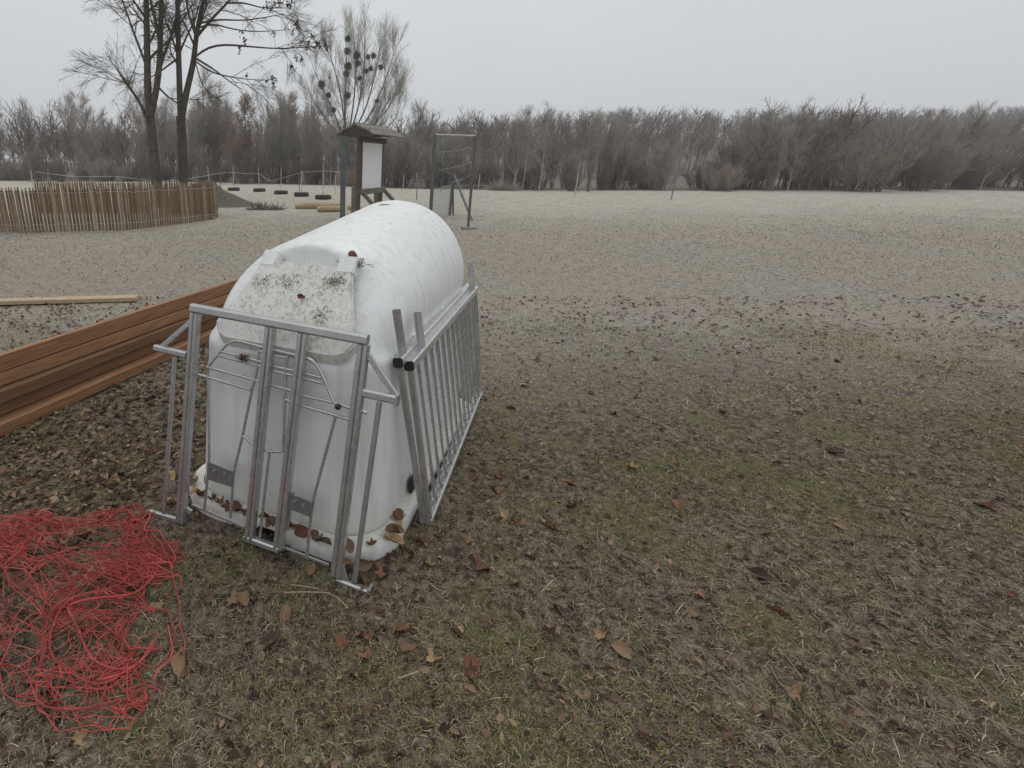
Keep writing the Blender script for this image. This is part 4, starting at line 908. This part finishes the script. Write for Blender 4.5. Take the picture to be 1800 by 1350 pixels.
for k in range(118):
    x = -50 + k * 1.02 + r.uniform(-.4, .4); Yd = edgeY(x) + r.uniform(.3, 3.5) + (k % 3) * 1.8; s = r.uniform(.5, .95) if x < 3 else r.uniform(.7, 1.3)
    if x > 12 and vnoise(np.array(x * .35), np.array(3.3), 15) < .10: continue
    if x > 12: s *= .45 + .95 * float(vnoise(np.array(x * .22), np.array(7.7), 16))
    px = 562 + x / Yd * FPX * 1.05; z_ = 'far left of the forked trees' if px < 200 else 'behind the paling fence' if px < 390 else 'behind the tyres' if px < 590 else 'behind the notice board and net stand' if px < 900 else 'at the right end of the field'
    sz = 'low' if s < .8 else 'tall'
    place(f'shrub{r.integers(5)}', 'hedge_shrub', x, Yd, s, f'{sz} brown leafless hedge shrub {z_}', 'shrub', f'{sz} hedge shrubs {z_}')
# far wood on the hill
r = np.random.default_rng(66); mb = MB(); n = 2300
tx = r.uniform(-60, 330, n); ty = 66 + 160 * r.random(n) ** 1.4; tz = gz(tx, ty)
P0 = np.stack([tx, ty, tz], -1); z = np.linspace(0, 1, 4); hts = r.uniform(5.0, 8.0, n)
Pt = P0[:, None] + np.stack([r.normal(0, .2, (n, 4)), r.normal(0, .2, (n, 4)), z[None] * hts[:, None]], -1); Rt = np.tile(np.linspace(.13, .04, 4), (n, 1)); mb.add(*tubes(Pt, Rt, 3))
P1, R1 = lvl(r, Pt, Rt, n * 16, .25, .95, (2.0, 4.2), (.5, 1.15), 4, .5, .08, .5, .045); mb.add(*tubes(P1, R1, 3))
P2, R2 = lvl(r, P1, R1, n * 70, .1, 1, (.9, 2.2), (.3, 1.0), 3, .3, .1, .6, .028); mb.add(*tubes(P2, R2, 3))
tagk(mb.build('hill_forest', M['twig_brown']), 'stuff')
# brushwood heap by the right hedge and scrub at the mound foot
def brush(px, py, wpx, n, h, label, mat):
    c_ = onG(px, py); sc_ = c_[1] / FPX * 1.05; rx = wpx * sc_; r = np.random.default_rng(int(px)); b = np.stack([r.uniform(-rx, rx, n), r.uniform(-rx * .5, rx * .5, n), 0 * r.random(n)], -1)
    d = r.normal(0, 1, (n, 3)); d[:, 2] = np.abs(d[:, 2]) * .6; d /= np.linalg.norm(d, axis=1, keepdims=True); P = b[:, None] + d[:, None] * np.linspace(0, 1, 3)[None, :, None] * h * r.uniform(.5, 1.3, (n, 1, 1))
    o = link('brushwood', npmesh('brushwood', *tubes(P, np.full((n, 3), .010), 3)), mat); o.location = (c_[0], c_[1], float(gz(c_[0], c_[1]))); return tag(o, label, 'brushwood')
brush(882, 334, 16, 420, .8, 'low heap of reddish brushwood before the hedge at the right edge', M['twig_red'])
brush(468, 369, 24, 260, .28, 'low scrubby patch of dead stalks between mound and logs', M['twig_brown'])

# ------------------------------------------------------------------ grass, litter, leaves
def hutch_mask(x, y):
    p = np.stack([x, y], -1); u = p @ HU[:2]; w_ = p @ HW[:2]; return (np.abs(u - HUC) < .53) & (w_ > HW0 + .03) & (w_ < HW0 + 1.74)
def scatter(r, n, ymin, ymax, power):
    """points on the ground within the widened view wedge, denser near"""
    t = r.random(n); y = (ymin ** power + t * (ymax ** power - ymin ** power)) ** (1 / power)
    x0, x1 = -.72 * y - .35, 1.48 * y + .5; x = x0 + (x1 - x0) * r.random(n)
    k = ~hutch_mask(x, y); return x[k], y[k]
def blades(name, mat, seed, n, ymin, ymax, power, length, width, flat, mask=None):
    r = np.random.default_rng(seed); x, y = scatter(r, n, ymin, ymax, power)
    if mask is not None: k = mask(x, y, r); x, y = x[k], y[k]
    n = len(x); a = r.uniform(0, 6.28, n); el = np.clip(r.normal(flat[0], flat[1], n), .02, 1.45); ln = length * r.uniform(.45, 1.5, n); wd = width * r.uniform(.6, 1.5, n)
    if length > .05 or ymax > 6: g_ = np.clip(y / 4, 1, 3.2); ln = ln * g_ ** .8; wd = wd * g_
    z = gz(x, y); d = np.stack([np.cos(a) * np.cos(el), np.sin(a) * np.cos(el), np.sin(el)], -1); s = np.stack([-np.sin(a), np.cos(a), 0 * a], -1)
    b = np.stack([x, y, z - .002], -1); bend = np.stack([0 * a, 0 * a, -ln * .25 * np.cos(el)], -1)
    mid = b + d * (ln * .55)[:, None] + np.array([0, 0, .004]); tip = b + d * ln[:, None] + bend; tip[:, 2] = np.maximum(tip[:, 2], z + .003)
    V = np.stack([b - s * (wd * .5)[:, None], b + s * (wd * .5)[:, None], mid + s * (wd * .4)[:, None], mid - s * (wd * .4)[:, None], tip], 1).reshape(-1, 3)
    o4 = np.arange(n)[:, None] * 5; me = npmesh(name, V, [o4 + np.array([[0, 1, 2, 3]]), o4 + np.array([[3, 2, 4]])]); return tagk(tag(link(name, me, mat)), 'stuff')
def patchy(f, lo, seed): return lambda x, y, r: vnoise(x * f, y * f, seed) + .35 * vnoise(x * f * 3.1, y * f * 3.1, seed + 1) + r.normal(0, .06, len(x)) > lo
blades('dead_grass', M['grass'], 401, 200000, .85, 5.2, 1.2, .026, .0026, (.22, .24))
blades('moss', M['mossy'], 402, 185000, .85, 5.5, 1.25, .016, .0026, (.75, .35), patchy(1.7, .78, 31))
blades('pale_grass', M['grass_mid'], 403, 210000, 3.2, 19, 1.1, .040, .0034, (.20, .20), lambda x, y, r: r.random(len(x)) > np.clip((y - 6) / 13, 0, 1) + .3 * (vnoise(x * .7, y * .7, 61) - .5))
blades('field_grass', M['grass_mid'], 404, 70000, 7, 34, 1.0, .034, .0036, (.25, .18), lambda x, y, r: r.random(len(x)) < np.clip((y - 6) / 8, .1, 1) * (.3 + .9 * vnoise(x * .5, y * .5, 62)))
blades('straw', M['straw'], 405, 1500, .9, 6, 1.2, .10, .0024, (.06, .06))
# leaf shapes
def leaf_mesh(seed, lobes, aspect):
    r = np.random.default_rng(seed); n = 16; t = np.linspace(0, 2 * math.pi, n, endpoint=False)
    rad = (.5 + (.16 if lobes else .03) * np.cos(t * lobes) + r.normal(0, .03, n)); x = rad * np.cos(t) * aspect; y = rad * np.sin(t)
    cu = r.uniform(-.6, 1.2), r.uniform(.5, 1.9); zf = lambda x_, y_: cu[0] * x_ ** 2 + cu[1] * y_ ** 2 + .18 * x_ * y_
    ring1 = np.stack([x * .5, y * .5, zf(x * .5, y * .5) + r.normal(0, .02, n)], -1); ring2 = np.stack([x, y, zf(x, y) + r.normal(0, .05, n)], -1)
    V = np.concatenate([[[0, 0, 0.0]], ring1, ring2]); k = np.arange(n); k2 = (k + 1) % n
    F3 = np.stack([0 * k, 1 + k, 1 + k2], -1); F4 = np.stack([1 + k, 1 + n + k, 1 + n + k2, 1 + k2], -1)
    st_ = np.array([[x[0] * .95, -.018, zf(x[0], 0)], [x[0] * .95, .018, zf(x[0], 0)], [x[0] + .38, .012, zf(x[0], 0) + .10], [x[0] + .38, -.012, zf(x[0], 0) + .10]])
    mb = MB().add(V, F3).add(V * 1.0, F4).add(st_, [(0, 1, 2, 3)]); me = mb.mesh('fallen_leaf', True); me.vertices.foreach_set('co', (np.array([v.co for v in me.vertices]) - [0, 0, min(v.co.z for v in me.vertices)]).ravel()); me.update(); return me
shapes = [leaf_mesh(500 + k, [5, 5, 0, 0, 7, 3][k], [1.0, 1.15, 1.5, 1.8, 1.25, 1.1][k]) for k in range(6)]
LM = {}
for mn in ('leaf_red', 'leaf_tan', 'leaf_dark', 'leaf_brown'):
    LM[mn] = []
    for s_ in shapes: c_ = s_.copy(); c_.materials.append(M[mn]); LM[mn].append(c_)
CN = {'leaf_red': 'reddish brown', 'leaf_tan': 'pale tan', 'leaf_dark': 'dark brown', 'leaf_brown': 'mid brown'}
def put_leaf(x, y, z, s, r, mn, label, group, tilt=.35, pick=(0, 1, 2, 3, 4, 5)):
    o = bpy.data.objects.new('fallen_leaf', LM[mn][pick[r.integers(len(pick))]]); C.objects.link(o); o.location = (x, y, z); o.scale = (s, s, s); o.rotation_euler = (r.normal(0, tilt), r.normal(0, tilt), r.uniform(0, 6.28)); tag(o, label, 'leaf', group); return o
r = np.random.default_rng(600); mats_ = ['leaf_red', 'leaf_tan', 'leaf_dark', 'leaf_brown']
spots = [(545, 1000, 'leaf_tan'), (670, 1010, 'leaf_red'), (410, 1055, 'leaf_tan'), (430, 1050, 'leaf_tan'), (320, 1165, 'leaf_brown'), (275, 1068, 'leaf_tan'), (825, 950, 'leaf_tan'), (832, 985, 'leaf_red'), (887, 770, 'leaf_tan'), (870, 860, 'leaf_red'),
         (705, 985, 'leaf_brown'), (665, 1072, 'leaf_red'), (640, 1115, 'leaf_red'), (500, 1080, 'leaf_brown'), (740, 955, 'leaf_red'), (520, 1025, 'leaf_tan'), (760, 1155, 'leaf_tan'), (715, 1140, 'leaf_brown'), (830, 1165, 'leaf_red'), (640, 1150, 'leaf_red'), (625, 1185, 'leaf_dark'), (345, 885, 'leaf_brown'), (478, 980, 'leaf_dark'), (755, 990, 'leaf_tan'), (850, 1000, 'leaf_red'), (300, 835, 'leaf_tan'), (315, 730, 'leaf_red'), (270, 790, 'leaf_red'), (650, 990, 'leaf_red')]
for px, py, mn in spots:
    p = onG(px, py); put_leaf(p[0], p[1], float(gz(p[0], p[1])) + .004, r.uniform(.036, .056), r, mn, f'large {CN[mn]} withered leaf lying on the ground near the hutch', f'large {CN[mn]} fallen leaves', .25)
cnt = 0
while cnt < 250:
    x, y = [float(t[0]) if len(t) else None for t in scatter(r, 1, .95, 4.6, 1.1)]if True else (0, 0)
    if x is None: continue
    u_, w_ = np.dot((x, y), HU[:2]), np.dot((x, y), HW[:2])
    dens = .30 + 1.6 * (u_ < -1.65) + .5 * (u_ > -.5 and u_ < .4)
    if x > 1.6 and r.random() < .5: continue
    if r.random() > dens * (.4 + vnoise(np.array(x * 1.6), np.array(y * 1.6), 71)): continue
    mn = mats_[r.choice(4, p=[.30, .13, .27, .30])]
    z_ = 'left of the hutch' if u_ < -1.65 else 'in front of the feeding gate' if w_ < 1.62 and u_ < -.35 else 'right of the barred panels' if u_ < .6 else 'far right of the hutch'
    put_leaf(x, y, float(gz(x, y)) + .003, r.uniform(.024, .052), r, mn, f'small {CN[mn]} withered leaf lying on the mud {z_}', f'small {CN[mn]} leaves {z_}', .3); cnt += 1
# leaves caught on the hutch flange
fl = [(345, 868, 'leaf_tan'), (352, 872, 'leaf_red'), (342, 850, 'leaf_brown'), (338, 838, 'leaf_tan'), (375, 878, 'leaf_dark'), (388, 884, 'leaf_red'), (398, 889, 'leaf_dark'), (409, 893, 'leaf_red'), (418, 898, 'leaf_dark'), (428, 902, 'leaf_red'), (466, 911, 'leaf_red'), (472, 916, 'leaf_dark'), (480, 920, 'leaf_brown'), (506, 925, 'leaf_dark'), (522, 930, 'leaf_red'), (532, 936, 'leaf_red'), (551, 940, 'leaf_red'), (556, 950, 'leaf_brown'), (568, 955, 'leaf_dark'), (655, 958, 'leaf_red'), (610, 960, 'leaf_brown'), (682, 945, 'leaf_tan'), (692, 935, 'leaf_brown'), (700, 930, 'leaf_tan'), (703, 912, 'leaf_brown'), (697, 905, 'leaf_red'), (690, 952, 'leaf_tan')]
for px, py, mn in fl:
    p = onG(px, py, .078); 
    put_leaf(p[0], p[1], .079, r.uniform(.034, .055), r, mn, f'{CN[mn]} withered leaf caught on the white base rim of the hutch', f'{CN[mn]} leaves on the hutch rim', .3, (2, 3, 5, 2, 1))
for px, py, mn in ((608, 982, 'leaf_tan'), (640, 985, 'leaf_brown')):
    p = onG(px, py, .03) - HW * .012; o = put_leaf(p[0], p[1], .03, .05, r, mn, f'{CN[mn]} wet leaf stuck to the outer side of the hutch rim', 'leaves stuck to the rim side'); o.rotation_euler = (R(80), 0, YAW + R(20))
# litter fragments (too many and too small to count)
def fragments(name, seed, n, ymin, ymax, size, left=False):
    r = np.random.default_rng(seed); x, y = scatter(r, n * (4 if left else 1), ymin, ymax, 1.15); u_ = x * HU[0] + y * HU[1]; k = r.random(len(x)) < .35 + .65 * (u_ < -1.6) + .25 * vnoise(x * 2, y * 2, 91); k = k & ((u_ < -1.62 - .3 * vnoise(x * 3, y * 3, 8)) | (not left)) & (x > -2.7 if left else True); x, y = x[k], y[k]; n = len(x)
    c = np.stack([x, y, gz(x, y) + .006], -1); a = r.uniform(0, 6.28, n); s = (size * r.uniform(.4, 1.3, n) * np.clip(y / 4, 1, 2))[:, None]
    d = np.stack([np.cos(a), np.sin(a), r.normal(0, .3, n)], -1); e_ = np.stack([-np.sin(a), np.cos(a), r.normal(0, .35, n)], -1)
    w1, w2, w3, w4 = (r.uniform(.25, .75, (n, 1)) for _ in range(4)); cu = r.uniform(-.2, .6, (n, 1)) * s * np.array([[0, 0, 1.0]])
    V = np.stack([c - d * s, c - d * s * .3 + e_ * s * w1 + cu, c + d * s * .4 + e_ * s * w2 + cu, c + d * s, c + d * s * .35 - e_ * s * w3 + cu, c - d * s * .35 - e_ * s * w4 + cu], 1).reshape(-1, 3); V[:, 2] += .004
    o6 = np.arange(n)[:, None] * 6; tagk(tag(link(name, npmesh(name, V, np.concatenate([o6 + np.array([[0, 1, 2, 3]]), o6 + np.array([[0, 3, 4, 5]])])), M['litter'])), 'stuff')
fragments('leaf_litter', 610, 15000, .9, 6.5, .014); fragments('leaf_drift', 612, 5200, 1.6, 5.0, .021, True); fragments('far_leaf_litter', 611, 9000, 3.0, 15, .0065)
# twigs on the ground
r = np.random.default_rng(620); x, y = scatter(r, 170, .9, 7, 1.1); n = len(x); a = r.uniform(0, 6.28, n); P = np.zeros((n, 5, 3)); ln = r.uniform(.06, .35, n)
for k in range(5):
    aa = a + r.normal(0, .25, n) * (k > 1); P[:, k, 0] = x + np.cos(aa) * ln * k / 4; P[:, k, 1] = y + np.sin(aa) * ln * k / 4; P[:, k, 2] = gz(P[:, k, 0], P[:, k, 1]) + .009
tagk(tag(link('fallen_twigs', npmesh('fallen_twigs', *tubes(P, np.tile(np.linspace(.0032, .0012, 5), (n, 1)), 4)), M['bark'])), 'stuff')
for pts, lb in (([(500, 1047), (530, 1046), (578, 1047), (596, 1058), (612, 1075)], 'long bent pale straw stalk in front of the gate right foot'), ([(700, 1199), (735, 1186)], 'thick pale straw stub at the bottom edge of the photograph'), ([(510, 1033), (560, 1040)], 'short straight pale straw stalk near the gate foot')):
    P = smooth_poly([np.append(onG(*t)[:2], .016) for t in pts], 14, 1); o = MB().tube(P, .0022, 5).build('straw_stalk', M['straw']); tag(o, lb, 'straw', 'pale straw stalks')
# straw tuft caught on the gate rods
c_ = gp(428, 629, -.004); r = np.random.default_rng(630); n = 46; d = r.normal(0, 1, (n, 3)) * .010 + gd * r.normal(0, 1, (n, 1)) * .022; P = np.stack([c_ - d, c_ + r.normal(0, .003, (n, 3)), c_ + d], 1)
o = link('straw_tuft', npmesh('straw_tuft', *tubes(P, np.full((n, 3), .0013), 3)), M['litter']); tag(o, 'little brown tuft of straw caught on the gate rods', 'straw')
# debris on the lid: crumbs of moss and one oblong leaf
r = np.random.default_rng(640); n = 1100; cs = r.choice(5, n, p=[.28, .2, .14, .1, .28]); cen = np.array([(.17, .33), (.16, .17), (-.05, .30), (-.17, .29), (0, .2)])[cs]; sd_ = np.array([.028, .03, .025, .025, .15])[cs][:, None]
q2 = cen + r.normal(0, 1, (n, 2)) * sd_ * np.array([1, .8]); ok = (np.abs(q2[:, 0]) < .22) & (q2[:, 1] > .02) & (q2[:, 1] < .38); q2 = q2[ok]; n = len(q2)
c = np.array([lidpt(a, b, .003) for a, b in q2]); d = r.normal(0, 1, (n, 3)); d /= np.linalg.norm(d, axis=1, keepdims=True); e_ = np.cross(d, r.normal(0, 1, (n, 3))); s = r.uniform(.0015, .0055, (n, 1))
V = np.stack([c - d * s, c + e_ * s * .4, c + d * s, c - e_ * s * .4], 1).reshape(-1, 3); o = link('lid_debris', npmesh('lid_debris', V, np.arange(n * 4).reshape(-1, 4)), M['crumbs'], hutch); o['kind'] = 'stuff'
Wm = Matrix.Translation(Vector(UW(HUC, HW0, 0))) @ Matrix.Rotation(YAW, 4, 'Z'); lp = Wm @ Vector(lidpt(.045, .235, .006))
o = put_leaf(lp.x, lp.y, lp.z, .045, np.random.default_rng(2), 'leaf_red', 'single oblong brown leaf stuck on the soiled sloping lid of the hutch', None, .0); o.rotation_euler = (R(48), 0, YAW + .9); o.scale = (.05, .02, .03)

# ------------------------------------------------------------------ thin winter haze
HAZE = 0.0010
if HAZE:
    m = bpy.data.materials.new('haze_air'); m.use_nodes = True; t = m.node_tree; t.nodes.clear(); o_ = t.nodes.new('ShaderNodeOutputMaterial'); v_ = t.nodes.new('ShaderNodeVolumePrincipled')
    v_.inputs['Color'].default_value = (.93, .95, 1, 1); v_.inputs['Density'].default_value = HAZE; t.links.new(v_.outputs[0], o_.inputs['Volume'])
    o = MB().box((-470, -90, -3), (690, 540, 30)).build('haze', m); o['kind'] = 'stuff'
